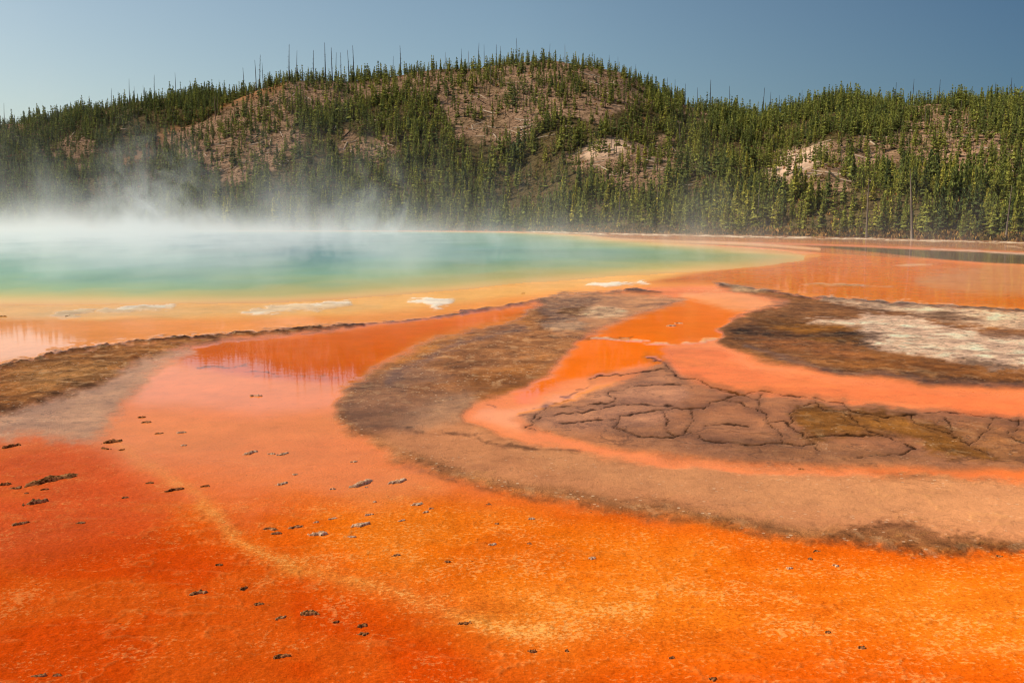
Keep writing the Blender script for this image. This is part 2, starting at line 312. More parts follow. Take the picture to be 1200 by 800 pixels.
layer([(40, 368), (120, 362), (240, 360), (420, 356), (420, 362), (240, 368), (100, 373)], (226, 170, 110), 3, op=.5, breakup=.8)
layer([(935, 333), (990, 332), (1045, 335), (990, 334)], (190, 150, 120), 1.2, op=.8, z=.05, grainv=.8, breakup=.5)
layer([(1045, 310), (1075, 309), (1090, 311), (1060, 312)], (196, 150, 120), .9, op=.7, breakup=.5)
layer([(1180, 288), (1200, 290)], (196, 160, 130), .9, closed=False, width=.6, op=.7, breakup=.5)
# --- right-hand island with pale sinter
layer([(842, 398), (850, 380), (880, 366), (925, 354), (880, 345), (845, 335), (852, 332), (900, 340), (960, 349), (1060, 356), (1200, 364), (1620, 390), (1620, 480), (1250, 458), (1100, 450), (1000, 440), (930, 430), (872, 416)], (158, 100, 54), 4, breakup=.4, linev=.9, wetv=.12, grainv=.7, z=.02, speckv=.4, fleckv=0)
layer([(850, 392), (880, 374), (930, 366), (1000, 384), (1010, 400), (930, 402), (880, 400)], (64, 46, 32), 12, op=.6, grainv=1, breakup=.5)
layer([(960, 412), (1040, 420), (1150, 432), (1300, 446), (1300, 452), (1100, 442), (1000, 432)], (168, 102, 46), 7, op=.8, breakup=.3)
layer([(880, 408), (960, 432), (1080, 446), (1200, 454), (1400, 464)], (84, 62, 52), 4, closed=False, width=2, op=.6, wetv=.5)
layer([(885, 372), (930, 376), (1000, 382), (980, 392), (910, 388)], (146, 90, 24), 7, op=.7, breakup=.4)
layer([(900, 352), (960, 354), (1060, 362), (1130, 372), (1080, 376), (1000, 370), (930, 364)], (134, 86, 50), 5, op=.8, breakup=.4)
layer([(940, 377), (985, 376), (1010, 369), (1060, 372), (1120, 384), (1200, 396), (1500, 415), (1500, 450), (1200, 432), (1150, 428), (1080, 416), (1020, 406), (1010, 396), (985, 384)], (255, 210, 188), 4, wetv=.05, grainv=.8, z=.04, breakup=.8)
layer([(960, 351), (1000, 352), (1080, 357), (1200, 367), (1500, 386), (1500, 404), (1200, 386), (1140, 380), (1060, 366), (1000, 358)], (252, 206, 178), 3.5, wetv=.1, grainv=.85, z=.035, breakup=.9)
layer([(1140, 390), (1180, 388), (1230, 394), (1200, 398), (1150, 396)], (140, 92, 62), 4, op=.8, breakup=.6)
layer([(1085, 370), (1120, 368), (1160, 374), (1120, 378)], (122, 82, 50), 4, op=.8, breakup=.6)
layer([(845, 334), (900, 342), (960, 350), (1060, 357), (1200, 366), (1400, 380)], (76, 50, 32), 1.8, closed=False, width=1.2, op=.8, grainv=1, z=.08, breakup=.6, warp=.4)
layer([(985, 388), (1040, 398), (1010, 404), (985, 398)], (72, 50, 34), 4, op=.8, breakup=1.0)
layer([(1120, 420), (1180, 428), (1190, 432), (1140, 428)], (78, 56, 38), 3, op=.8, breakup=1.0)
layer([(1010, 434), (1060, 437), (1095, 440)], (200, 150, 104), 1.2, closed=False, width=.8, op=.8, breakup=.5)
layer([(852, 332), (880, 338), (905, 342), (870, 342)], (206, 164, 130), 2, op=.8, breakup=.7)
layer([(915, 380), (1000, 383), (1000, 390), (940, 390)], (156, 96, 24), 3, op=.8, breakup=.4)
layer([(930, 398), (990, 397), (1010, 401), (960, 403)], (140, 90, 26), 3, op=.7, breakup=.5)
layer([(855, 388), (900, 393), (950, 394), (1005, 393)], (50, 36, 24), 4, closed=False, width=2, op=.8, breakup=.8, grainv=1)
layer([(900, 401), (950, 405), (1000, 405), (1030, 408)], (46, 34, 22), 3, closed=False, width=1.2, op=.8, breakup=.9, grainv=1)
layer([(880, 400), (940, 403), (1000, 411), (1010, 419), (930, 413)], (186, 112, 62), 4, op=.8, breakup=.5)
layer([(1010, 420), (1090, 428), (1190, 440), (1300, 452), (1150, 440)], (164, 98, 44), 4, op=.7, breakup=.5)
layer([(1060, 440), (1130, 444), (1200, 450)], (70, 50, 38), 3, closed=False, width=1.2, op=.7, breakup=.9)
layer([(900, 366), (960, 368), (1000, 374)], (168, 108, 60), 3, closed=False, width=2, op=.7, breakup=.6)
layer([(615, 384), (570, 396), (520, 412), (480, 430), (455, 446)], (112, 82, 70), 6, closed=False, width=4, op=.6, breakup=.5, wetv=.35)
layer([(600, 402), (560, 414), (520, 428)], (86, 56, 34), 3, closed=False, width=1, op=.6, breakup=.9)
layer([(650, 404), (610, 410), (570, 424), (540, 438)], (168, 108, 66), 5, closed=False, width=2.5, op=.6, breakup=.7, speckv=1)
layer([(400, 488), (440, 478), (500, 486), (470, 500), (430, 506)], (128, 86, 58), 6, op=.6, breakup=.6)
# scattered pale bits along the inner rim
layer([(690, 396), (740, 398), (790, 402), (840, 398)], (226, 170, 130), 1.0, closed=False, width=.4, op=.8, breakup=1.4, z=.02)
layer([(300, 442), (350, 438), (400, 440)], (160, 84, 40), 1.0, closed=False, width=.4, op=.7, breakup=1.2)
for a in ([(235, 429), (265, 430), (290, 428)], [(272, 436), (300, 434), (322, 436)], [(150, 424), (178, 425)], [(612, 478), (650, 470), (690, 454)], [(612, 488), (640, 486)], [(640, 470), (655, 472)], [(680, 455), (695, 454)], [(560, 474), (575, 476)]):
    layer(a, (120, 62, 26), .9, closed=False, width=.5, op=.8, breakup=1.0)

mot_w = fbm(GX * 1.3, GY * 1.3, 419, 3)
# relief: coarse crusts get real height from several sizes of noise
rel = (fbm(GX * 3.1, GY * 3.1, 41, 4) + .5 * fbm(GX * .9, GY * .9, 47, 3) + .6 * np.abs(fbm(GX * 6, GY * 6, 53, 3)))
relamp = np.clip(grain - .25, 0, 1) * (0.018 + .0007 * np.clip(DIST, 0, 60))
gz += rel * relamp
nr_ = sstep(480, 600, PY) * np.clip(1 - wet * 2, 0, 1) * (PY < 900)
thread = np.clip(1 - np.abs(fbm(GX * 2.1 + .5 * mot_w, GY * 3.4, 421, 4)) * 9, 0, 1) ** 2
gz += nr_ * (.009 * thread * np.clip(fbm(GX * .7, GY * .7, 423, 3) * 3 + .4, 0, 1) + .006 * fbm(GX * 19, GY * 19, 427, 3) + .004 * np.clip(fbm(GX * 34, GY * 34, 431, 2), 0, 1))
col += (lin((255, 190, 110)) - col) * (nr_ * thread * .16 * np.clip(fbm(GX * .7, GY * .7, 423, 3) * 3 + .4, 0, 1))[:, None]
gz += fbm(GX * 7, GY * 7, 59, 3) * .006 * np.clip(1 - wet * 1.4, 0, 1) * (PY < 900)
tone = 1 + .16 * fbm(GX * .55, GY * .55, 61, 4) * np.clip(1.3 - wet, 0.2, 1)
mot = fbm(GX * .9, GY * .9, 401, 5); mot2 = fbm(GX * 2.6, GY * 2.6, 409, 4)
fm = np.clip(fleck, 0, 1)[:, None]
col = col + (lin((214, 66, 2)) - col) * (sstep(.02, .32, mot)[:, None] * .32 * fm)
col = col + (lin((255, 150, 50)) - col) * (sstep(.04, .34, -mot)[:, None] * .28 * fm)
mfx = (np.clip(grain, 0, .8))[:, None]
col = col * (1 + mfx * (.9 * mot2 + .7 * mot)[:, None])
col = np.clip(col, .002, 1)
sat = np.clip((col[:, 0] - col[:, 2]) / .6, 0, 1)
col *= tone[:, None] * np.stack([.90 - .08 * sat, .85 - .01 * sat, .83 - .13 * sat], 1)

# --- the pool: where the sheet of hot water lies
POOL = [(-420, 357), (-200, 358), (0, 357), (150, 356), (300, 354), (400, 350), (500, 342), (600, 333), (700, 325), (800, 319), (880, 313), (935, 306), (942, 300), (900, 293), (800, 286), (730, 281), (680, 275.5), (600, 272.6), (400, 271.4), (0, 271.2), (-420, 271)]
pp = smooth_poly(POOL)
PWY = PY + wob2 * 4 * persp
far_fix = np.where(PY < 300, 4.5, 1.0)
sdp = poly_sd(PX + wob1 * 6, PWY, pp)
inpool = sdp > -1.0
wpx, wpy = ground(pp[:, 0], pp[:, 1])
sdw = poly_sd(GX + fbm(GX / 25, GY / 25, 201, 3) * 3, GY + fbm(GX / 25, GY / 25, 203, 3) * 3, np.stack([wpx, wpy], 1))
gz = np.where(sdp > 3, -0.05 - np.clip(sdp, 0, 40) * .02, np.where(sdp > -1, np.minimum(gz, 0), gz))

# ground material
g = N('mat_ground')
tc = g.n('ShaderNodeTexCoord').outputs['Object']
a_col = g.attr('col').outputs['Color']; a_wet = g.attr('wet').outputs['Fac']; a_gr = g.attr('grain').outputs['Fac']
a_fl = g.attr('fleck').outputs['Fac']; a_sp = g.attr('speck').outputs['Fac']
n1 = g.noise(tc, 21.0, 6, .72, .2); n2 = g.noise(tc, 2.6, 7, .7, .3); n3 = g.noise(tc, 38.0, 5, .72); n4 = g.noise(tc, 1.1, 5, .55); n5 = g.noise(tc, 70.0, 3, .6)
fsum = g.math('ADD', g.math('MULTIPLY', n1, .62), g.math('ADD', g.math('MULTIPLY', n2, .30), g.math('MULTIPLY', n4, .22)))
thr = g.math('SUBTRACT', .685, g.math('MULTIPLY', a_fl, .12))
fl = g.math('MULTIPLY', g.ramp(g.math('SUBTRACT', fsum, thr), -.012, .035), g.math('MULTIPLY', g.ramp(a_fl, 0, .3), .85))
pale_f = g.mix(g.ramp(a_fl, .45, 1.0, .25, .62), a_col, rgb(255, 196, 112))
c1 = g.mix(fl, a_col, pale_f)
dk = g.math('MULTIPLY', g.ramp(fsum, .545, .46), g.math('MULTIPLY', a_fl, .75))
c2 = g.mix(dk, c1, g.mix(.65, a_col, rgb(150, 40, 2)))
# granular fine tone
gv = g.math('ADD', .12, g.math('MULTIPLY', n3, 1.76))
gmix = g.math('ADD', g.math('MULTIPLY', a_gr, .75), g.math('ADD', g.math('MULTIPLY', a_fl, .75), .2), clamp=True)
c3 = g.mix(gmix, c2, g.mix(1.0, c2, g.n('ShaderNodeCombineColor', {0: gv, 1: gv, 2: gv}).outputs[0], 'MULTIPLY'))
# coarse dark and pale grains on the dry crust
n6 = g.noise(tc, 5.5, 8, .75, .6)
c4 = g.mix(g.math('MULTIPLY', g.ramp(n6, .50, .36), g.math('MULTIPLY', a_gr, .75)), c3, rgb(52, 34, 22))
c4 = g.mix(g.math('MULTIPLY', g.ramp(n6, .56, .70), g.math('MULTIPLY', a_sp, .65)), c4, rgb(206, 150, 96))
n9 = g.noise(g.n('ShaderNodeMapping', {'Vector': tc, 'Scale': (1.0, .55, 1.0), 'Rotation': (0, 0, .12)}).outputs[0], 3.6, 4, .62, .3)
n10 = g.noise(tc, 1.7, 5, .6, .4)
k9 = g.math('MULTIPLY', g.ramp(a_gr, .12, .9, .15, 1.0), g.ramp(n10, .38, .6, .35, 1.0))
c4 = g.mix(g.math('MULTIPLY', g.ramp(n9, .47, .41), g.math('MULTIPLY', k9, .36)), c4, g.mix(.72, c4, rgb(40, 22, 10)))
c4 = g.mix(g.math('MULTIPLY', g.ramp(n9, .54, .61), g.math('MULTIPLY', g.math('MULTIPLY', k9, a_sp), .55)), c4, g.mix(.6, c4, rgb(255, 206, 150)))
vor = g.n('ShaderNodeTexVoronoi', {'Vector': tc, 'Scale': 9.0, 'Randomness': 1.0}, feature='F1')
sp1 = g.math('MULTIPLY', g.math('LESS_THAN', vor.outputs['Distance'], .17), g.ramp(n4, .42, .60))
a_ln = g.attr('lines').outputs['Fac']
wv = g.n('ShaderNodeMapping', {'Vector': tc, 'Scale': (.6, 1.0, 1.0)}).outputs[0]
n7 = g.noise(wv, 1.0, 6, .68, .5); n8 = g.noise(tc, .55, 4, .6)
ln1 = g.math('MULTIPLY', g.ramp(g.math('ABSOLUTE', g.math('SUBTRACT', n7, .5)), .010, .0025), g.ramp(n8, .48, .58))
vd = g.n('ShaderNodeVectorMath', {0: tc, 1: g.n('ShaderNodeTexNoise', {'Vector': tc, 'Scale': 1.4, 'Detail': 4.0}).outputs['Color']}, operation='ADD').outputs[0]
ve = g.n('ShaderNodeTexVoronoi', {'Vector': vd, 'Scale': .75}, feature='DISTANCE_TO_EDGE').outputs['Distance']
ln2 = g.math('MULTIPLY', g.ramp(ve, .022, .006), g.math('MULTIPLY', g.ramp(n8, .56, .44), g.ramp(a_ln, .8, 1.0)))
lnm = g.math('MULTIPLY', g.math('MAXIMUM', ln1, g.math('MULTIPLY', ln2, .7)), a_ln)
c4 = g.mix(g.math('MULTIPLY', lnm, .8), c4, g.mix(.75, c4, rgb(58, 34, 18)))
c5 = g.mix(g.math('MULTIPLY', sp1, g.math('MULTIPLY', a_sp, .9)), c4, rgb(226, 196, 160))
# tiny dark specks everywhere
vor2 = g.n('ShaderNodeTexVoronoi', {'Vector': tc, 'Scale': 5.0, 'Randomness': 1.0}, feature='F1')
sp2 = g.math('MULTIPLY', g.math('LESS_THAN', vor2.outputs['Distance'], .055), g.ramp(n2, .5, .6))
c6 = g.mix(g.math('MULTIPLY', sp2, .8), c5, rgb(90, 44, 20))
bh = g.math('ADD', g.math('MULTIPLY', n1, .6), g.math('ADD', g.math('MULTIPLY', n3, .3), g.math('MULTIPLY', n5, .15)))
dry = g.math('SUBTRACT', 1.0, g.ramp(a_wet, .35, .95))
bst = g.math('MULTIPLY', g.math('ADD', g.math('MULTIPLY', a_gr, .7), .3), dry)
bump = g.n('ShaderNodeBump', {'Strength': bst, 'Distance': .11, 'Height': bh}).outputs[0]
dif = g.n('ShaderNodeBsdfDiffuse', {'Color': c6, 'Roughness': .6, 'Normal': bump}).outputs[0]
wrip = g.n('ShaderNodeBump', {'Strength': .014, 'Distance': .05, 'Height': g.noise(tc, 5.0, 2, .5)}).outputs[0]
glo = g.n('ShaderNodeBsdfGlossy', {'Color': (1, 1, 1, 1), 'Roughness': g.ramp(a_wet, .2, .9, .32, .035), 'Normal': wrip}).outputs[0]
fr = g.n('ShaderNodeFresnel', {'IOR': 1.33}).outputs[0]
gf = g.math('MINIMUM', g.math('MULTIPLY', fr, g.math('MULTIPLY', a_wet, .95)), .5)
glw = g.n('ShaderNodeMixShader', {0: gf, 2: glo}).outputs[0]
M_GROUND = g.out(g.n('ShaderNodeAddShader', {0: dif, 1: glw}).outputs[0])
gme = mesh_from('ground', np.stack([GX, GY, gz], 1), grid_faces(NR, NC), [M_GROUND],
                {'col': np.clip(col, 0, 1), 'wet': np.clip(wet, 0, 1), 'grain': np.clip(grain, 0, 1), 'fleck': np.clip(fleck, 0, 1), 'speck': np.clip(speck, 0, 1), 'lines': np.clip(lines, 0, 1)}, smooth=True)
tag(link('ground', gme), kind='structure')

# pool water
fq = grid_faces(NR, NC)
keep = inpool[fq].all(1)
used, inv = np.unique(fq[keep].ravel(), return_inverse=True)
stops = [(0, (240, 164, 70)), (2, (232, 180, 88)), (5, (190, 176, 88)), (10, (136, 168, 112)), (17, (96, 158, 132)), (30, (72, 144, 144)), (50, (60, 124, 144)), (140, (66, 124, 146))]
xs = [s[0] for s in stops]; cs = np.array([lin(s[1]) for s in stops]) * .85
cs = cs * .85 + cs.mean(1, keepdims=True) * .15 + .018
ndw = np.clip(sdw[used] * (1 + .25 * wob2[used]), 0, 140)
pc = np.stack([np.interp(ndw, xs, cs[:, k]) for k in range(3)], 1)
pc *= (1 + .22 * fbm(GX[used] / 9, GY[used] / 14, 211, 4))[:, None]
pw = N('mat_hot_spring_water')
tcw = pw.n('ShaderNodeTexCoord').outputs['Object']
rip = pw.math('ADD', pw.noise(tcw, 2.2, 4, .6), pw.math('MULTIPLY', pw.noise(tcw, .35, 3, .5), .8))
wb = pw.n('ShaderNodeBump', {'Strength': .5, 'Distance': .06, 'Height': rip}).outputs[0]
wd_ = pw.n('ShaderNodeBsdfDiffuse', {'Color': pw.attr('col').outputs['Color']}).outputs[0]
wg_ = pw.n('ShaderNodeBsdfGlossy', {'Roughness': .12, 'Normal': wb}).outputs[0]
wf_ = pw.math('MINIMUM', pw.math('MULTIPLY', pw.n('ShaderNodeFresnel', {'IOR': 1.33}).outputs[0], .5), .28)
M_WATER = pw.out(pw.n('ShaderNodeMixShader', {0: wf_, 1: wd_, 2: wg_}).outputs[0])
pz = np.full(len(used), .0015)
pme = mesh_from('hot_spring_water', np.stack([GX[used], GY[used], pz], 1), inv.reshape(-1, 4), [M_WATER], {'col': pc}, smooth=True)
tag(link('hot_spring_water', pme), kind='structure')

# ================================================================== hills
shore_px = [-900, -420, 0, 400, 600, 700, 800, 900, 1000, 1100, 1200, 1625, 2100]
shore_py = [269.8, 269.8, 269.8, 270.2, 271, 272.5, 274, 276, 278.2, 280.6, 283.3, 292, 300]
def shore_r(px):
    x, y = ground(px, np.interp(px, shore_px, shore_py)); return np.hypot(x, y)
def az_of(px): return np.arctan2(*ray(px, 258.0)[:2])
def sky_h(px, py, r):
    x, y, z = ray(px, py); return H + r * z / np.hypot(x, y)
HILLS = [  # skyline of the bare ground, distance of the crest, falloff behind
    (([-900, -420, -150, 0, 60, 100, 150, 200, 250, 300, 360, 420, 480, 560, 640], [150, 150, 146, 141, 137, 128, 116, 107, 105, 104, 106, 118, 140, 170, 230]), 610, 160),
    (([60, 110, 150, 200, 270, 320, 345, 400, 470, 540, 600, 650, 690, 730, 770, 800, 850, 900, 960, 1060], [236, 212, 188, 150, 117, 97, 89, 87, 82, 74, 65, 62, 67, 80, 104, 117, 150, 185, 215, 240]), 520, 130),
    (([640, 700, 780, 810, 840, 880, 930, 960, 985, 1010, 1060, 1120, 1200, 1400, 1700, 2100], [230, 190, 142, 126, 124, 134, 128, 112, 110, 118, 119, 118, 115, 112, 120, 130]), 530, 150),
    (([480, 540, 600, 640, 665, 690, 720, 745, 800, 850, 890, 920, 955, 990, 1050, 1120, 1200, 1300, 1500], [262, 256, 234, 206, 187, 172, 165, 167, 178, 187, 186, 177, 175, 182, 196, 205, 210, 216, 230]), 0, 75),
]
tcols = np.arange(-900, 2101, 4.0); trs = np.concatenate([[0, 2, 4, 7, 11, 16, 22], np.arange(30, 660, 5.5), [700, 780, 900, 1100, 1500, 2200]])
def terrain_z(px, dr):
    """height at photo column px, dr metres behind the shore line"""
    rs = shore_r(px); r = rs + dr
    zs = []
    for (hx, hy), rR, back in HILLS:
        py = sum(np.interp(px + o_, hx, hy, left=262, right=262) * w_ for o_, w_ in ((-14, .2), (-6, .2), (0, .2), (6, .2), (14, .2)))
        base = rs + 8; low = rR == 0
        if low: rR = rs + 98
        Hh = np.maximum(sky_h(px, py, rR), 0.0)
        t = np.clip((r - base) / (rR - base), 0, 1)
        if low: gq = sstep(0, 1.15, t) / sstep(0, 1.15, 1.0)
        else: gq = t ** 1.25 * (1.35 - .35 * t ** 2)
        b = np.clip((r - rR) / back, 0, 1)
        zs.append(Hh * gq * (1 - sstep(0, 1, b)))
    zs = np.array(zs); k = 2.2
    z = k * np.log(np.exp(np.clip(zs / k, -50, 200)).sum(0)) - k * np.log(len(HILLS))
    az = az_of(px); x = r * np.sin(az); y = r * np.cos(az)
    z = z + (fbm(x / 38, y / 38, 71, 4) * 3.6 + fbm(x / 11, y / 11, 73, 3) * 1.3 - np.abs(fbm(x / 24, y / 60, 75, 3)) * 4) * sstep(8, 60, dr) * (1 - .5 * sstep(0, 1, np.clip(dr / 300, 0, 1)))
    bench = -0.35 + .9 * sstep(0, 10, dr) + .35 * fbm(x / 4, y / 4, 79, 3) * sstep(1, 8, dr)
    return np.maximum(z, 0) + bench, x, y
TP, TD = np.meshgrid(tcols, trs); TP = TP.ravel(); TD = TD.ravel()
TZ, TX, TY = terrain_z(TP, TD)
TZ = np.where(TD > 1000, TZ - 20, TZ)
# tree cover wanted at each spot of the slope, looked up by bearing and elevation
BARE = [  # polygon over the hillside, share of trees kept
    ([(185, 175), (230, 140), (300, 108), (350, 92), (372, 110), (352, 150), (345, 180), (300, 205), (240, 205), (215, 185)], 0.35),
    ([(180, 178), (230, 142), (290, 112), (300, 122), (250, 150), (200, 182)], 0.10),
    ([(230, 185), (275, 170), (310, 165), (330, 185), (290, 208), (245, 212)], 0.23) ,
    ([(440, 95), (520, 78), (590, 64), (660, 60), (720, 74), (790, 116), (770, 128), (720, 128), (690, 138), (650, 142), (590, 166), (540, 168), (520, 148), (490, 118), (450, 112)], 0.28) ,
    ([(560, 135), (620, 140), (660, 130), (655, 150), (610, 170), (570, 168), (540, 150)], 0.16) ,
    ([(600, 66), (660, 62), (720, 80), (690, 105), (620, 95)], 0.25) ,
    ([(660, 186), (690, 170), (715, 162), (735, 168), (730, 186), (700, 196), (670, 200)], 0.10),
    ([(700, 190), (745, 165), (800, 170), (800, 205), (750, 225), (720, 215)], 0.35) ,
    ([(890, 210), (920, 172), (960, 165), (995, 175), (985, 215), (940, 222)], 0.16) ,
    ([(985, 175), (1060, 150), (1130, 150), (1200, 160), (1210, 205), (1130, 215), (1060, 190), (1000, 210)], 0.32) ,
    ([(1060, 118), (1130, 125), (1150, 150), (1100, 150), (1050, 135)], 0.23) ,
    ([(810, 124), (840, 118), (870, 128), (850, 136), (820, 138)], 0.09) ,
    ([(400, 150), (450, 160), (475, 178), (445, 184), (400, 170)], 0.23) ,
    ([(340, 95), (400, 90), (470, 100), (430, 118), (370, 130)], 0.41) ,
    ([(430, 85), (560, 72), (560, 85), (450, 98)], 0.35) ,
    ([(130, 112), (190, 108), (200, 122), (150, 130)], 0.23) , ([(0, 146), (34, 142), (40, 160), (0, 166)], 0.20) , ([(56, 170), (110, 150), (118, 180), (70, 195)], 0.28) , ([(95, 130), (130, 118), (150, 128), (110, 150)], 0.20) ,
    ([(1150, 118), (1200, 112), (1260, 120), (1210, 130)], 0.23) ,
]
def cover(ppx, ppy, x, y):
    d = np.ones(ppx.shape)
    jx_ = ppx + fbm(x / 16, y / 16, 83, 4) * 44; jy_ = ppy + fbm(x / 16, y / 16, 89, 4) * 24
    for poly, k in BARE:
        m = poly_sd(jx_, jy_, np.array(poly, float)) > 0
        d[m] = np.minimum(d[m], k)
    return d
tppx, tppy = project(TX, TY, TZ)
bare = 1 - cover(tppx, tppy, TX, TY)
orange_rim = np.maximum(0, 1 - line_dist(tppx, tppy, np.array([(150, 190), (200, 152), (270, 119), (330, 100)], float))[0] / 9)
pale = sstep(-6, 6, np.maximum(poly_sd(tppx, tppy, np.array([(668, 182), (695, 168), (720, 161), (738, 166), (728, 180), (690, 186)], float)), poly_sd(tppx, tppy, np.array([(893, 200), (925, 176), (965, 170), (960, 190), (905, 212)], float))))
h = N('mat_hillside')
tch = h.n('ShaderNodeTexCoord').outputs['Object']
hb = h.attr('bare').outputs['Fac']; ho = h.attr('rim').outputs['Fac']; hp = h.attr('pale').outputs['Fac']; hs = h.attr('shore').outputs['Fac']
q1 = h.noise(tch, .25, 7, .65); q2 = h.noise(tch, .8, 7, .75); q3 = h.noise(tch, .06, 4, .5)
hc = h.mix(h.ramp(q1, .35, .65), rgb(140, 108, 84), rgb(182, 146, 116))
hc = h.mix(h.math('MULTIPLY', h.ramp(q3, .45, .62), .4), hc, h.mix(h.ramp(q1, .4, .6), rgb(104, 92, 58), rgb(150, 120, 82)))
hc = h.mix(h.ramp(q2, .52, .38), hc, rgb(58, 44, 33))  # dark speckle: brush, plus shadows of debris painted into the soil colour
hc = h.mix(h.math('MULTIPLY', h.ramp(q2, .56, .70), .7), hc, rgb(200, 166, 134))
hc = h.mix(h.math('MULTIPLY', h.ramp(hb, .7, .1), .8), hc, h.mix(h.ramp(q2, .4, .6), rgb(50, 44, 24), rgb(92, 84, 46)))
hc = h.mix(h.math('MULTIPLY', ho, h.ramp(q1, .3, .6, .2, .8)), hc, rgb(176, 122, 74))
hc = h.mix(h.math('MULTIPLY', hp, h.ramp(q1, .3, .55, .45, .9)), hc, rgb(226, 190, 160))
hc = h.mix(h.math('MULTIPLY', hs, .9), hc, h.mix(h.ramp(q2, .4, .6), rgb(140, 98, 58), rgb(112, 92, 46)))
hbump = h.n('ShaderNodeBump', {'Strength': .9, 'Distance': .6, 'Height': h.math('ADD', q1, h.math('MULTIPLY', q2, .5))}).outputs[0]
M_HILL = h.out(h.n('ShaderNodeBsdfDiffuse', {'Color': hc, 'Roughness': .8, 'Normal': hbump}).outputs[0])
tme = mesh_from('hillside', np.stack([TX, TY, TZ], 1), grid_faces(len(trs), len(tcols))[:, ::-1], [M_HILL],
                {'bare': bare, 'rim': orange_rim, 'pale': pale, 'shore': 1 - sstep(8, 16, TD)}, smooth=True)
tag(link('hillside', tme), kind='structure')
m_far = N('mat_plain'); tcp = m_far.n('ShaderNodeTexCoord').outputs['Object']
pl = m_far.n('ShaderNodeBsdfDiffuse', {'Color': m_far.mix(m_far.noise(tcp, .05, 5), rgb(150, 110, 78), rgb(120, 96, 60))}).outputs[0]
s_ = 9000.0
tag(link('plain', mesh_from('plain', np.array([(-s_, -s_, -1.6), (s_, -s_, -1.6), (s_, s_, -1.6), (-s_, s_, -1.6)]), np.array([[0, 1, 2, 3]]), [m_far.out(pl)])), kind='structure')

# ================================================================== trees
def foliage_mat(name, info):
    f = N(name)
    if info:
        rnd = f.n('ShaderNodeObjectInfo').outputs['Random']
    else: rnd = f.attr('tint').outputs['Fac']
    t2 = f.attr('spray').outputs['Fac']
    c = f.n('ShaderNodeValToRGB', {0: rnd})
    e = c.color_ramp.elements
    e[0].position = 0; e[0].color = (.080, .102, .037, 1); e[1].position = 1; e[1].color = (.34, .30, .055, 1)
    x = c.color_ramp.elements.new(.45); x.color = (.158, .174, .041, 1)
    x = c.color_ramp.elements.new(.8); x.color = (.23, .232, .047, 1)
    v = f.math('ADD', .40, f.math('MULTIPLY', t2, 1.2))
    cc = f.mix(1.0, c.outputs[0], f.n('ShaderNodeCombineColor', {0: v, 1: v, 2: v}).outputs[0], 'MULTIPLY')
    d = f.n('ShaderNodeBsdfDiffuse', {'Color': cc}).outputs[0]
    tl = f.n('ShaderNodeBsdfTranslucent', {'Color': cc}).outputs[0]
    return f.out(f.n('ShaderNodeMixShader', {0: .28, 1: d, 2: tl}).outputs[0])
M_FOL = foliage_mat('mat_needles', True); M_FOREST = foliage_mat('mat_forest_needles', False)
def simple(name, c1_, c2_, scale=6.0, stretch=(1, 1, 1), bump_=.3):
    s = N(name); t = s.n('ShaderNodeTexCoord').outputs['Object']
    mp = s.n('ShaderNodeMapping', {'Vector': t, 'Scale': stretch}).outputs[0]
    nn = s.noise(mp, scale, 5, .65)
    b = s.n('ShaderNodeBump', {'Strength': bump_, 'Distance': .03, 'Height': nn}).outputs[0]
    return s.out(s.n('ShaderNodeBsdfDiffuse', {'Color': s.mix(s.ramp(nn, .35, .65), c1_, c2_), 'Roughness': .7, 'Normal': b}).outputs[0])
M_TRUNK = simple('mat_bark', rgb(92, 70, 54), rgb(140, 112, 90), 5, (1, 1, .2))
M_SNAG = simple('mat_weathered_wood', rgb(112, 98, 86), rgb(172, 156, 138), 5, (1, 1, .15))
M_LOG = simple('mat_bleached_wood', rgb(168, 146, 124), rgb(228, 208, 184), 4, (1, .2, 1))
M_CHAR = simple('mat_charred_wood', rgb(44, 36, 32), rgb(92, 78, 68), 4, (1, 1, .2))

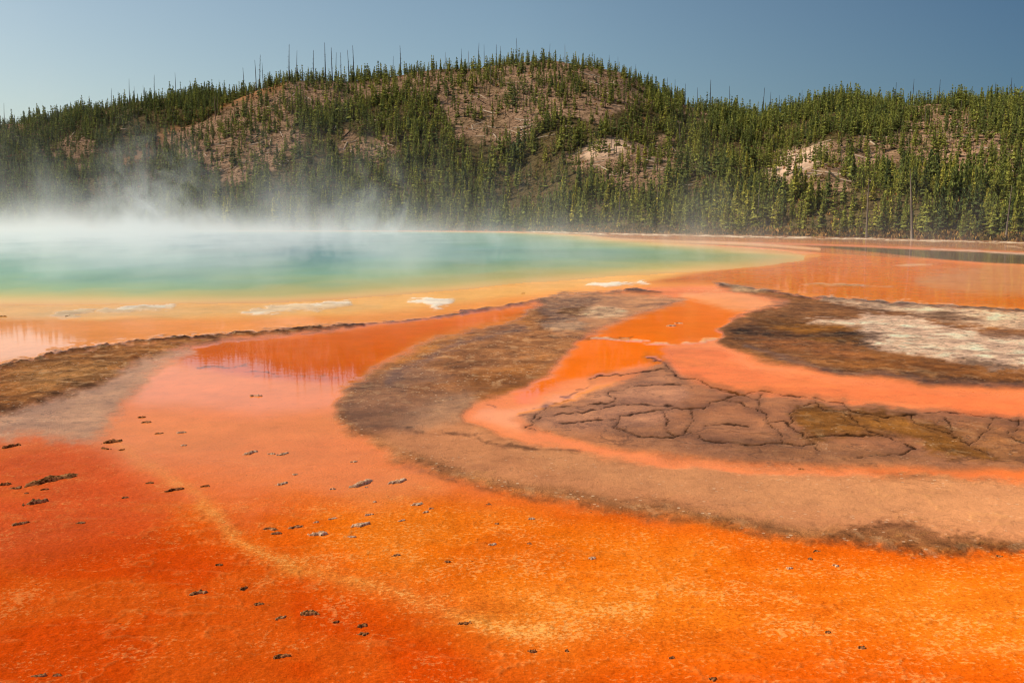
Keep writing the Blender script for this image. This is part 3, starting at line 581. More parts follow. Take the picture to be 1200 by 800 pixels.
def conifer(seed, tiers, per, spread, base):
    """unit-height crown: drooping sprays in loose whorls; returns verts, tris, per-vertex spray tone"""
    r = np.random.default_rng(seed); V = []; T = []; S = []
    lop = r.uniform(-.25, .25, 2)
    for k in range(tiers):
        z0 = base + (1 - base) * (k + r.uniform(-.3, .3)) / tiers
        q = np.clip((z0 - base) / (1 - base), 0, 1)
        Lm = spread * ((1 - q) ** 1.05) * (.55 + .45 * min(1, q * 6 + .3)) + .012
        n = max(3, int(per * (1 - .5 * q)))
        off = r.uniform(0, 6.28); gap = r.uniform(.62, 1.12)
        for j in range(n):
            if r.random() < .12: continue
            a = off + 6.283 * j / n + r.uniform(-.35, .35)
            L = Lm * gap * r.uniform(.6, 1.25) * (1 + lop[0] * math.cos(a) + lop[1] * math.sin(a))
            ca, sa = math.cos(a), math.sin(a)
            droop = r.uniform(-.1, .5) * L; wid = L * r.uniform(.32, .55)
            th = r.uniform(.018, .04)
            b0 = len(V)
            tn = r.uniform(0, 1)
            def P(d, s, dz): V.append((ca * d - sa * s, sa * d + ca * s, z0 + dz)); S.append(tn)
            P(.0, 0, th * .6); P(L * .55, wid, -droop * .5 + r.uniform(-.02, .02)); P(L, r.uniform(-.2, .2) * L, -droop + r.uniform(0, .03)); P(L * .55, -wid, -droop * .5 + r.uniform(-.02, .02)); P(L * .45, 0, th)
            T += [(b0, b0 + 1, b0 + 4), (b0 + 4, b0 + 1, b0 + 2), (b0 + 4, b0 + 2, b0 + 3), (b0, b0 + 4, b0 + 3)]
            # upright tuft on the spray
            d0 = L * r.uniform(.3, .8); b1 = len(V); tn = min(1, tn + .25)
            s0 = r.uniform(-.2, .2) * L; wv = r.uniform(.02, .035)
            P(d0 - wv, s0, -droop * .5); P(d0 + wv, s0 + r.uniform(-.02, .02), -droop * .6); P(d0 + r.uniform(-.01, .03), s0, -droop * .5 + r.uniform(.05, .085))
            T.append((b1, b1 + 1, b1 + 2))
    b0 = len(V)
    for z_, rr in ((.93, .014), (1.0, 0.0)):
        pass
    for (x_, y_, z_) in ((.016, 0, .9), (-.008, .014, .9), (-.008, -.014, .9), (0, 0, 1.0)): V.append((x_, y_, z_)); S.append(.8)
    T += [(b0, b0 + 1, b0 + 3), (b0 + 1, b0 + 2, b0 + 3), (b0 + 2, b0, b0 + 3)]
    return np.array(V), np.array(T), np.array(S)
def stem(r0, r1, z0, z1, sides=5, rings=2, bend=0.0, seed=0):
    r = np.random.default_rng(seed); V = []; Fq = []
    bx, by = r.uniform(-1, 1, 2) * bend
    for k in range(rings + 1):
        t = k / rings; rr = r0 + (r1 - r0) * t
        for j in range(sides):
            a = 6.283 * j / sides
            V.append((rr * math.cos(a) + bx * t * t, rr * math.sin(a) + by * t * t, z0 + (z1 - z0) * t))
    for k in range(rings):
        for j in range(sides):
            Fq.append((k * sides + j, k * sides + (j + 1) % sides, (k + 1) * sides + (j + 1) % sides, (k + 1) * sides + j))
    return np.array(V), np.array(Fq)

SHAPES = [('slender', 15, 8, .15, .06), ('slender', 17, 8, .16, .12), ('full', 15, 9, .20, .03), ('full', 16, 9, .22, .08), ('ragged', 12, 7, .17, .16), ('ragged', 13, 7, .19, .22), ('full', 14, 10, .24, .04), ('slender', 16, 8, .13, .18)]
near_protos = []
for i, (kind, a, b, c, d) in enumerate(SHAPES):
    V, T, S = conifer(100 + i, a + 3, b + 2, c, d)
    cm = mesh_from('crown', V, T, [M_FOL], {'spray': S})
    tv, tf = stem(.016, .006, -.06, .9, 5, 2, 0, i)
    near_protos.append((kind, cm, mesh_from('trunk', tv, tf, [M_TRUNK], smooth=True)))

# candidate spots over the slope
NCAND = 100000
cpx = RNG.uniform(-330, 1530, NCAND); u_ = RNG.uniform(0, 1, NCAND)
cdr = 4 + 400 * u_ ** 1.1
cz, cx_, cy_ = terrain_z(cpx, cdr)
ppx, ppy = project(cx_, cy_, cz)
crad = np.hypot(cx_, cy_)
cov = cover(ppx, ppy, cx_, cy_)
cov = np.where((cdr < 10), .10, cov)
cov *= .16 + .84 * sstep(-.14, .12, fbm(cx_ / 13, cy_ / 13, 301, 3) + .5 * fbm(cx_ / 40, cy_ / 40, 307, 2))
cov *= np.where((ppx > 660) & (ppx < 790) & (cdr < 16), .15, 1.0)
dens = 1.05 * (crad / 420) ** 1.0
keepc = RNG.random(NCAND) < np.clip(cov * dens, 0, 1)
# hide what the slope itself hides: crest test along the ray
def visible(px, dr, z, top):
    ok = np.ones(len(px), bool); rs = shore_r(px); el = (z + top - H) / (rs + dr)
    for k in np.linspace(.05, .97, 18):
        zz, _, _ = terrain_z(px, dr * k); ok &= (zz - H) / (rs + dr * k) < el + .002
    return ok
sel = np.where(keepc)[0]
hts = 5.6 * np.exp(np.clip(RNG.normal(0, .27, NCAND), -.7, .48)) * (.88 + .16 * np.clip((crad - 150) / 250, 0, 1.2)) * np.where(cov < .6, .78, 1.0) * np.where(cdr < 14, RNG.uniform(.55, 1.0, NCAND), 1.0)
sel = sel[visible(cpx[sel], cdr[sel], cz[sel], hts[sel])]
# minimum spacing so crowns do not merge into one
order = sel[np.argsort(crad[sel])]; cell = {}; good = []
for i in order:
    key = (int(cx_[i] // 2), int(cy_[i] // 2)); bad = False
    for dx in (-1, 0, 1):
        for dy in (-1, 0, 1):
            for j in cell.get((key[0] + dx, key[1] + dy), ()):
                if (cx_[i] - cx_[j]) ** 2 + (cy_[i] - cy_[j]) ** 2 < 1.5 ** 2: bad = True
    if bad: continue
    cell.setdefault(key, []).append(i); good.append(i)
good = np.array(good)
app = hts[good] / crad[good] * F
inview = (ppx[good] > 4) & (ppx[good] < 1196)
# fades into the steam on the left, so prefer those that show
score = np.where(inview, app, 0)
near = good[np.argsort(-score)[:300]]
farset = np.setdiff1d(good, near)

def where_words(px, py, dr):
    segs = [(110, 'at the misty left end of the shore'), (200, 'behind the steam below the orange spur'), (300, 'behind the steam plume under the log-strewn slope'), (400, 'behind the steam right of the log-strewn slope'), (470, 'behind the tall steam plume'), (540, 'right of the tall steam plume'), (600, 'behind the thin steam at the pool middle'),
            (660, 'left of the pale knoll'), (700, 'under the left flank of the pale knoll'), (740, 'under the pale knoll'), (790, 'right of the pale knoll'), (840, 'where the white shore line begins'), (885, 'above the turquoise tip of the pool'), (925, 'under the left pale scree'), (970, 'below the pale scree patch'), (1016, 'left of the tall shoreline snag'),
            (1066, 'between the two tall shoreline snags'), (1110, 'right of the leaning bleached snag'), (1150, 'above the dark reflecting channel'), (1182, 'left of the last leaning snag'), (9999, 'at the far right end of the shore')]
    for e, wds in segs:
        if px < e: return wds
for q, i in enumerate(near):
    k = int(RNG.integers(len(near_protos))); kind, cm, tm = near_protos[k]
    hgt = float(hts[i]); th_w = 'tall' if hgt > 6.2 else 'short' if hgt < 4.6 else 'middle-sized'
    row = 'front-row' if cdr[i] < 13 else 'second-row' if cdr[i] < 26 else 'upslope'
    o = bpy.data.objects.new('pine_tree', None); COL.objects.link(o)
    o.location = (cx_[i], cy_[i], cz[i] - .05); o.rotation_euler = (0, 0, float(RNG.uniform(0, 6.28)))
    sxy = float(RNG.uniform(.95, 1.35)) * hgt; o.scale = (sxy, sxy, hgt)
    tag(o, f'{th_w} {kind} green pine, {row} tree {where_words(ppx[i], ppy[i], cdr[i])}', 'tree', 'pines along the far shore')
    link('crown', cm, o); link('trunk', tm, o)
# the rest of the forest as one mass
lowp = []
for i, (kind, a, b, c, d) in enumerate(SHAPES):
    V, T, S = conifer(300 + i, a - 3, b - 2, c, d)
    tv, tf = stem(.016, .006, -.06, .8, 4, 1, 0, i)
    T2 = np.concatenate([tf[:, [0, 1, 2]], tf[:, [0, 2, 3]]])
    lowp.append((np.concatenate([V, tv]), np.concatenate([T, T2 + len(V)]), np.concatenate([S, np.zeros(len(tv))]), len(T)))
VV, TT, SS, TI, MI = [], [], [], [], []; nv = 0
for i in farset:
    V, T, S, nt = lowp[int(RNG.integers(len(lowp)))]
    a = RNG.uniform(0, 6.28); hgt = hts[i]; sxy = hgt ** .8 * 1.45 * RNG.uniform(.85, 1.42); ca, sa = math.cos(a), math.sin(a)
    VV.append(np.stack([(V[:, 0] * ca - V[:, 1] * sa) * sxy + cx_[i], (V[:, 0] * sa + V[:, 1] * ca) * sxy + cy_[i], V[:, 2] * hgt + cz[i] - .05], 1))
    TT.append(T + nv); nv += len(V); SS.append(S)
    tint = np.clip(RNG.beta(1.3, 1.3) * .9 + .2 * (1 - sstep(200, 420, crad[i])) - .25 * (1 - sstep(150, 450, ppx[i])), 0, 1)
    TI.append(np.full(len(V), tint)); mi = np.zeros(len(T), int); mi[nt:] = 1; MI.append(mi)
fme = mesh_from('forest', np.concatenate(VV), np.concatenate(TT), [M_FOREST, M_TRUNK], {'spray': np.concatenate(SS), 'tint': np.concatenate(TI)}, np.concatenate(MI))
tag(link('forest', fme), 'pine forest covering the hillside above the far shore', 'forest', kind='stuff')

# ---- low brush and grass on the shore bench and bare slopes
nb = 16000
bpx = RNG.uniform(-200, 1400, nb); bdr = np.where(RNG.random(nb) < .45, RNG.uniform(2, 16, nb), RNG.uniform(16, 380, nb))
bz, bx_, by_ = terrain_z(bpx, bdr); bh_ = np.where(bdr < 16, RNG.uniform(.25, 1.0, nb), RNG.uniform(.25, .8, nb))
V0 = []; ang = RNG.uniform(0, 6.28, (nb, 5)); VV = np.zeros((nb, 5, 3, 3))
for j in range(5):
    a = ang[:, j]; rr = bh_ * RNG.uniform(.4, 1.0, nb); w_ = bh_ * .45
    ox = bx_ + np.cos(a) * rr * .4; oy = by_ + np.sin(a) * rr * .4
    VV[:, j, 0] = np.stack([ox - np.sin(a) * w_, oy + np.cos(a) * w_, bz - .05], 1)
    VV[:, j, 1] = np.stack([ox + np.sin(a) * w_, oy - np.cos(a) * w_, bz - .05], 1)
    VV[:, j, 2] = np.stack([ox + np.cos(a) * rr * .5, oy + np.sin(a) * rr * .5, bz + bh_ * RNG.uniform(.6, 1.1, nb)], 1)
b = N('mat_brush'); bt = b.attr('tint').outputs['Fac']
bc = b.n('ShaderNodeValToRGB', {0: bt}); bc.color_ramp.elements[0].color = rgb(84, 76, 36); bc.color_ramp.elements[1].color = rgb(168, 124, 72)
x = bc.color_ramp.elements.new(.5); x.color = rgb(112, 96, 48)
M_BRUSH = b.out(b.n('ShaderNodeBsdfDiffuse', {'Color': bc.outputs[0]}).outputs[0])
bme = mesh_from('undergrowth', VV.reshape(-1, 3), np.arange(nb * 15).reshape(-1, 3), [M_BRUSH], {'tint': np.repeat(np.clip(RNG.uniform(0, 1, nb) + (bdr > 16) * .2, 0, 1), 15)})
tag(link('undergrowth', bme), 'dry grass and low brush on the shore bench and open slopes', 'undergrowth', kind='stuff')

# ---- standing dead trees
def snag_mesh(seed, stubs, mat, r0=.022):
    r = np.random.default_rng(seed)
    V, Fq = stem(r0, .005, -.05, 1.0, 6, 5, .04, seed)
    V = [tuple(v) for v in V]; Fl = [tuple(f) for f in Fq]
    bx, by = V[-1][0], V[-1][1]
    for k in range(stubs):
        t = r.uniform(.3, .95); a = r.uniform(0, 6.28); L = r.uniform(.04, .12) * (1.2 - t); up = r.uniform(-.02, .04)
        cx, cy = bx * t * t, by * t * t; ca, sa = math.cos(a), math.sin(a); q = .005; b0 = len(V)
        for (d, wv, dz) in ((0, q, 0), (0, -q, 0), (0, 0, q * 2)): V.append((cx + ca * d - sa * wv, cy + sa * d + ca * wv, t + dz))
        V.append((cx + ca * L, cy + sa * L, t + up))
        Fl += [(b0, b0 + 1, b0 + 3, b0 + 3)[:3] + (b0 + 3,), ]
        Fl.pop()
        Fl += [(b0, b0 + 1, b0 + 3), (b0 + 1, b0 + 2, b0 + 3), (b0 + 2, b0, b0 + 3)]
    q4 = np.array([f for f in Fl if len(f) == 4]); q3 = np.array([f for f in Fl if len(f) == 3]) if stubs else None
    return mesh_from('dead_tree', np.array(V), [q4, q3] if stubs else [q4], [mat], smooth=False)
snag_dark = [snag_mesh(500 + i, s, M_CHAR, .02) for i, s in enumerate((8, 16, 0, 22))]
snag_pale = [snag_mesh(520 + i, s, M_SNAG, .02) for i, s in enumerate((10, 0, 18))]
snag_thick = [snag_mesh(540 + i, s, M_SNAG, .03) for i, s in enumerate((14, 20))]
def hill_at(px, py):
    """spot where the sight line through a hillside place meets the slope"""
    dr = np.linspace(0, 420, 900); z, x, y = terrain_z(np.full(900, float(px)), dr)
    _, yy = project(x, y, z); k = np.argmax(yy <= py)
    if yy.min() > py: k = int(np.argmin(yy))
    return float(x[k]), float(y[k]), float(z[k])
def put_snag(px, base, top, mesh, label, group=None, lean=0.0):
    x, y, z = hill_at(px, base)
    hgt = (base - top) / F * math.hypot(x, y)
    o = link('dead_tree', mesh, None, (x, y, z - .1)); wdt = hgt * .92
    if hgt < 6: wdt = hgt * 1.3
    o.scale = (wdt, wdt, hgt); o.rotation_euler = (random.uniform(-.03, .03), lean, random.uniform(0, 6.28))
    tag(o, label, 'dead tree', group); return o
GS = 'dead trees on the skyline'
SKY = [(90, 128, 112), (137, 118, 98), (158, 112, 86), (164, 112, 95), (175, 110, 93), (187, 110, 82), (212, 108, 80), (236, 106, 88), (262, 106, 88), (291, 112, 80), (305, 100, 65), (309, 98, 58), (313, 98, 68), (343, 96, 53), (352, 95, 60), (371, 93, 58), (385, 92, 48), (393, 92, 52), (397, 92, 58), (403, 90, 56), (412, 88, 52), (418, 88, 48), (463, 84, 60), (472, 83, 49), (542, 74, 50), (561, 72, 42), (568, 71, 44), (582, 70, 46), (586, 68, 46), (606, 66, 37), (643, 62, 42), (712, 74, 56), (722, 78, 60), (742, 90, 72), (757, 98, 80), (779, 108, 86), (788, 112, 88), (800, 126, 98), (814, 124, 98), (829, 128, 92), (852, 128, 97), (890, 134, 100), (899, 132, 104), (909, 132, 108), (935, 128, 104), (998, 116, 95), (1001, 116, 97), (1043, 119, 92), (1063, 119, 90), (1093, 118, 91), (1158, 116, 94), (1176, 116, 89), (1180, 116, 96), (1190, 115, 99), (12, 141, 118), (50, 137, 120), (68, 136, 122)]
def sky_words(px):
    for e, t in ((120, 'on the low misty left ridge'), (200, 'on the left ridge above the orange clearing'), (280, 'on the notch left of the log-strewn spur'), (330, 'on the crest of the log-strewn spur'), (382, 'right of the log-strewn spur crest'), (440, 'on the shoulder left of the summit'), (520, 'on the long shoulder before the summit'), (600, 'just left of the summit'),
                 (660, 'on the hill summit'), (735, 'on the slope falling right of the summit'), (795, 'above the bare right flank of the summit'), (870, 'in the saddle between the two hills'), (960, 'left of the small wooded knob'), (1050, 'right of the small wooded knob'), (1125, 'on the level right ridge'), (9999, 'at the right end of the ridge')):
        if px < e: return t
for k, (px, bs, tp) in enumerate(SKY):
    tp = bs - (bs - tp) * .95; hh = bs - tp
    sz = 'very tall' if hh > 38 else 'tall' if hh > 27 else 'short' if hh < 20 else 'slim'
    bn = ('stub-branched', 'ragged branched', 'bare pole-like', 'twiggy')[k % 4]
    put_snag(px, bs, tp, snag_dark[k % 4], f'{sz} {bn} dark dead tree {sky_words(px)}', GS)
SHORE = [(1016, 282.5, 214, 0, 'tallest straight grey snag standing at the water edge, pale at its foot', 0), (1070, 286, 208, 0, 'tall leaning bleached snag standing in the shallows near the right shore', -.06), (1180, 280, 224, 1, 'grey leaning snag at the right end of the shore trees', .09),
         (726, 252, 212, 0, 'tan bare trunk in the trees right under the pale knoll', 0), (482, 246, 212, 1, 'pale slim snag rising behind the tall steam plume', 0), (985, 279, 254, 0, 'short broken pale trunk in the gap of the shore trees', 0), (770, 250, 222, 1, 'slim grey snag among trees right of the pale knoll', 0), (888, 258, 216, 1, 'grey bare snag above the turquoise tip of the pool', .02)]
for px, bs, tp, k, lb, ln in SHORE:
    o = put_snag(px, bs, tp, snag_thick[k], lb, None, ln)
    o.scale = (o.scale.z * .72,) * 2 + (o.scale.z,)
SLOPE = []
rs_ = random.Random(4)
for poly, n, wds in (([(230, 130), (340, 95), (380, 150), (250, 190)], 20, 'on the log-strewn spur'), ([(480, 95), (650, 65), (770, 118), (600, 160), (520, 145)], 36, 'on the brown summit slope'), ([(700, 170), (800, 165), (800, 215), (720, 215)], 10, 'on the slope right of the pale knoll'),
                     ([(900, 170), (1000, 165), (990, 215), (910, 215)], 8, 'on the pale scree'), ([(1040, 130), (1195, 130), (1195, 200), (1060, 190)], 16, 'on the bare right slope'), ([(390, 100), (470, 100), (480, 175), (400, 170)], 10, 'on the open slope left of the summit')):
    P_ = np.array(poly, float)
    for _ in range(n):
        while True:
            x = rs_.uniform(*P_[:, 0][[P_[:, 0].argmin(), P_[:, 0].argmax()]]); y = rs_.uniform(P_[:, 1].min(), P_[:, 1].max())
            if poly_sd(np.array([x]), np.array([y]), P_)[0] > 0: break
        pal = rs_.random() < .35; hh = rs_.uniform(9, 26)
        tw = 'tall' if hh > 19 else 'short' if hh < 13 else 'slim'
        put_snag(x, y, y - hh, (snag_pale if pal else snag_dark)[rs_.randrange(3)], f'{tw} {"silvery" if pal else "dark"} dead tree standing {wds}', 'dead trees on the open slopes')

# ---- fallen logs
def log_mesh(seed, stubs):
    r = np.random.default_rng(seed); V, Fq = stem(1, .55, -.5, .5, 7, 6, 1.2, seed)
    V[:, 2] *= 40; caps = []
    V = V[:, [2, 0, 1]]
    n = len(V); Vc = np.concatenate([V, [V[:7].mean(0)], [V[-7:].mean(0)]])
    T = [(n, j, (j + 1) % 7) for j in range(7)] + [(n + 1, n - 7 + (j + 1) % 7, n - 7 + j) for j in range(7)]
    return mesh_from('fallen_log', Vc, [Fq, np.array(T)], [M_LOG], smooth=True)
logs = [log_mesh(600 + i, 0) for i in range(4)]
for lm in logs[3:]: lm.materials[0] = M_CHAR
PATCH = [([(235, 165), (330, 150), (345, 185), (300, 208), (240, 208)], 40, 'on the lower log-strewn spur', 0), ([(290, 100), (360, 95), (395, 120), (330, 145)], 26, 'near the crest of the log-strewn spur', .5), ([(360, 120), (480, 150), (480, 185), (380, 170)], 24, 'in the gully left of the summit', .8),
         ([(450, 95), (600, 70), (600, 120), (500, 130)], 26, 'high on the summit slope', .3), ([(530, 125), (680, 120), (660, 165), (560, 168)], 36, 'low on the brown summit slope', .2), ([(640, 65), (720, 78), (790, 116), (700, 120)], 26, 'on the right flank of the summit', .6),
         ([(665, 180), (740, 162), (810, 172), (800, 225), (720, 220)], 34, 'around the pale knoll', .1), ([(890, 205), (930, 168), (1000, 168), (985, 215)], 26, 'on the pale scree', .0), ([(1000, 160), (1195, 130), (1200, 205), (1050, 195)], 40, 'on the bare right slope', .2), ([(20, 150), (120, 140), (190, 115), (110, 185)], 12, 'on the left ridge clearings', .3)]
for poly, n, wds, steep in PATCH:
    P_ = np.array(poly, float)
    for _ in range(int(n * .85)):
        for _t in range(50):
            x = rs_.uniform(P_[:, 0].min(), P_[:, 0].max()); y = rs_.uniform(P_[:, 1].min(), P_[:, 1].max())
            if poly_sd(np.array([x]), np.array([y]), P_)[0] > 0: break
        a = hill_at(x, y); L = rs_.uniform(2.5, 8.5)
        dx = rs_.uniform(.4, 1) * rs_.choice((-1, 1, 1)); ang = rs_.gauss(0, .85) * (1 + steep)
        bx2, by2 = a[0] + math.cos(ang) * L, a[1] - abs(math.sin(ang)) * L
        pxb = 600 + F * bx2 / by2
        drb = math.hypot(bx2, by2) - float(shore_r(600 + F * math.tan(math.atan2(bx2, by2))))
        zb = float(terrain_z(np.array([600 + F * math.tan(math.atan2(bx2, by2)) * 1.0]), np.array([drb]))[0][0])
        va, vb = Vector(a), Vector((bx2, by2, zb)); dv = vb - va
        rad = rs_.uniform(.15, .30)
        kind_ = rs_.randrange(4)
        o = link('fallen_log', logs[kind_], None, (va + vb) / 2 + Vector((0, 0, rad * .8)))
        o.rotation_euler = dv.to_track_quat('X', 'Z').to_euler(); o.scale = (dv.length / 40, rad, rad)
        lw = 'long' if L > 7.3 else 'short' if L < 5 else 'middling'
        aw = 'lying across' if abs(ang) < .5 else 'pointing down'
        tag(o, f'{lw} {"charred" if kind_ == 3 else "bleached"} log {aw} the slope {wds}', 'fallen log', 'logs fallen on the slopes')

# ================================================================== crust fragments on the mats
def crust_mesh(Lx, Wy, Hz, seed, mat, bend):
    nx = 26; ny = 14; r = np.random.default_rng(seed)
    X, Y = np.meshgrid(np.linspace(-.62, .62, nx), np.linspace(-.75, .75, ny), indexing='ij')
    Xn = X / .5; Yn = (Y - bend * (X * X * 4 - .33)) / .5
    lump = 1 - (np.abs(Xn) ** 2.2 + np.abs(Yn) ** 2 * (1.2 + .8 * vnoise(Xn * 2.2 + 9.3, Yn * 0 + seed, 3)))
    hgt = lump + 1.5 * fbm(X * 6 + seed * 3.7, Y * 3.6, seed, 5)
    Z = np.sqrt(np.clip(hgt, 0, 1.4)) * Hz * (.75 + .5 * fbm(X * 11, Y * 8 + seed, seed + 5, 3))
    m = hgt > 0.0
    i = np.arange(nx * ny).reshape(nx, ny)
    f = np.stack([i[:-1, :-1], i[1:, :-1], i[1:, 1:], i[:-1, 1:]], -1).reshape(-1, 4)
    k = m.ravel()[f].sum(1) >= 1
    f = f[k]
    # keep the largest connected patch
    par = list(range(nx * ny))
    def fd(a):
        while par[a] != a: par[a] = par[par[a]]; a = par[a]
        return a
    for q in f:
        for b in q[1:]: par[fd(int(b))] = fd(int(q[0]))
    roots = np.array([fd(int(q[0])) for q in f]); v, c = np.unique(roots, return_counts=True)
    f = f[roots == v[c.argmax()]]
    us, iv = np.unique(f.ravel(), return_inverse=True)
    Zb = np.where(m, Z, -.012)
    V = np.stack([X.ravel() * Lx, Y.ravel() * Wy, Zb.ravel()], 1)[us]
    return mesh_from('crust_fragment', V, iv.reshape(-1, 4), [mat])
def crust_mat(name, lo, hi):
    s = N(name); t = s.n('ShaderNodeTexCoord').outputs['Object']; nn = s.noise(t, 38, 5, .7); n2_ = s.noise(t, 9, 3, .6)
    gm = s.n('ShaderNodeNewGeometry').outputs['Normal']; zz = s.n('ShaderNodeSeparateXYZ', {0: gm}).outputs[2]
    f_ = s.math('ADD', s.math('MULTIPLY', nn, .7), s.math('MULTIPLY', n2_, .5))
    b_ = s.n('ShaderNodeBump', {'Strength': .7, 'Distance': .015, 'Height': nn}).outputs[0]
    return s.out(s.n('ShaderNodeBsdfDiffuse', {'Color': s.mix(s.ramp(f_, .48, .74), lo, hi), 'Roughness': .8, 'Normal': b_}).outputs[0])
M_CD = crust_mat('mat_dark_crust', rgb(80, 44, 20), rgb(196, 132, 82)); M_CP = crust_mat('mat_pale_crust', rgb(176, 122, 84), rgb(232, 200, 168))  # pale tone of the dark crust paints in highlights on its rims
M_CT = crust_mat('mat_tan_crust', rgb(110, 66, 36), rgb(206, 150, 104))
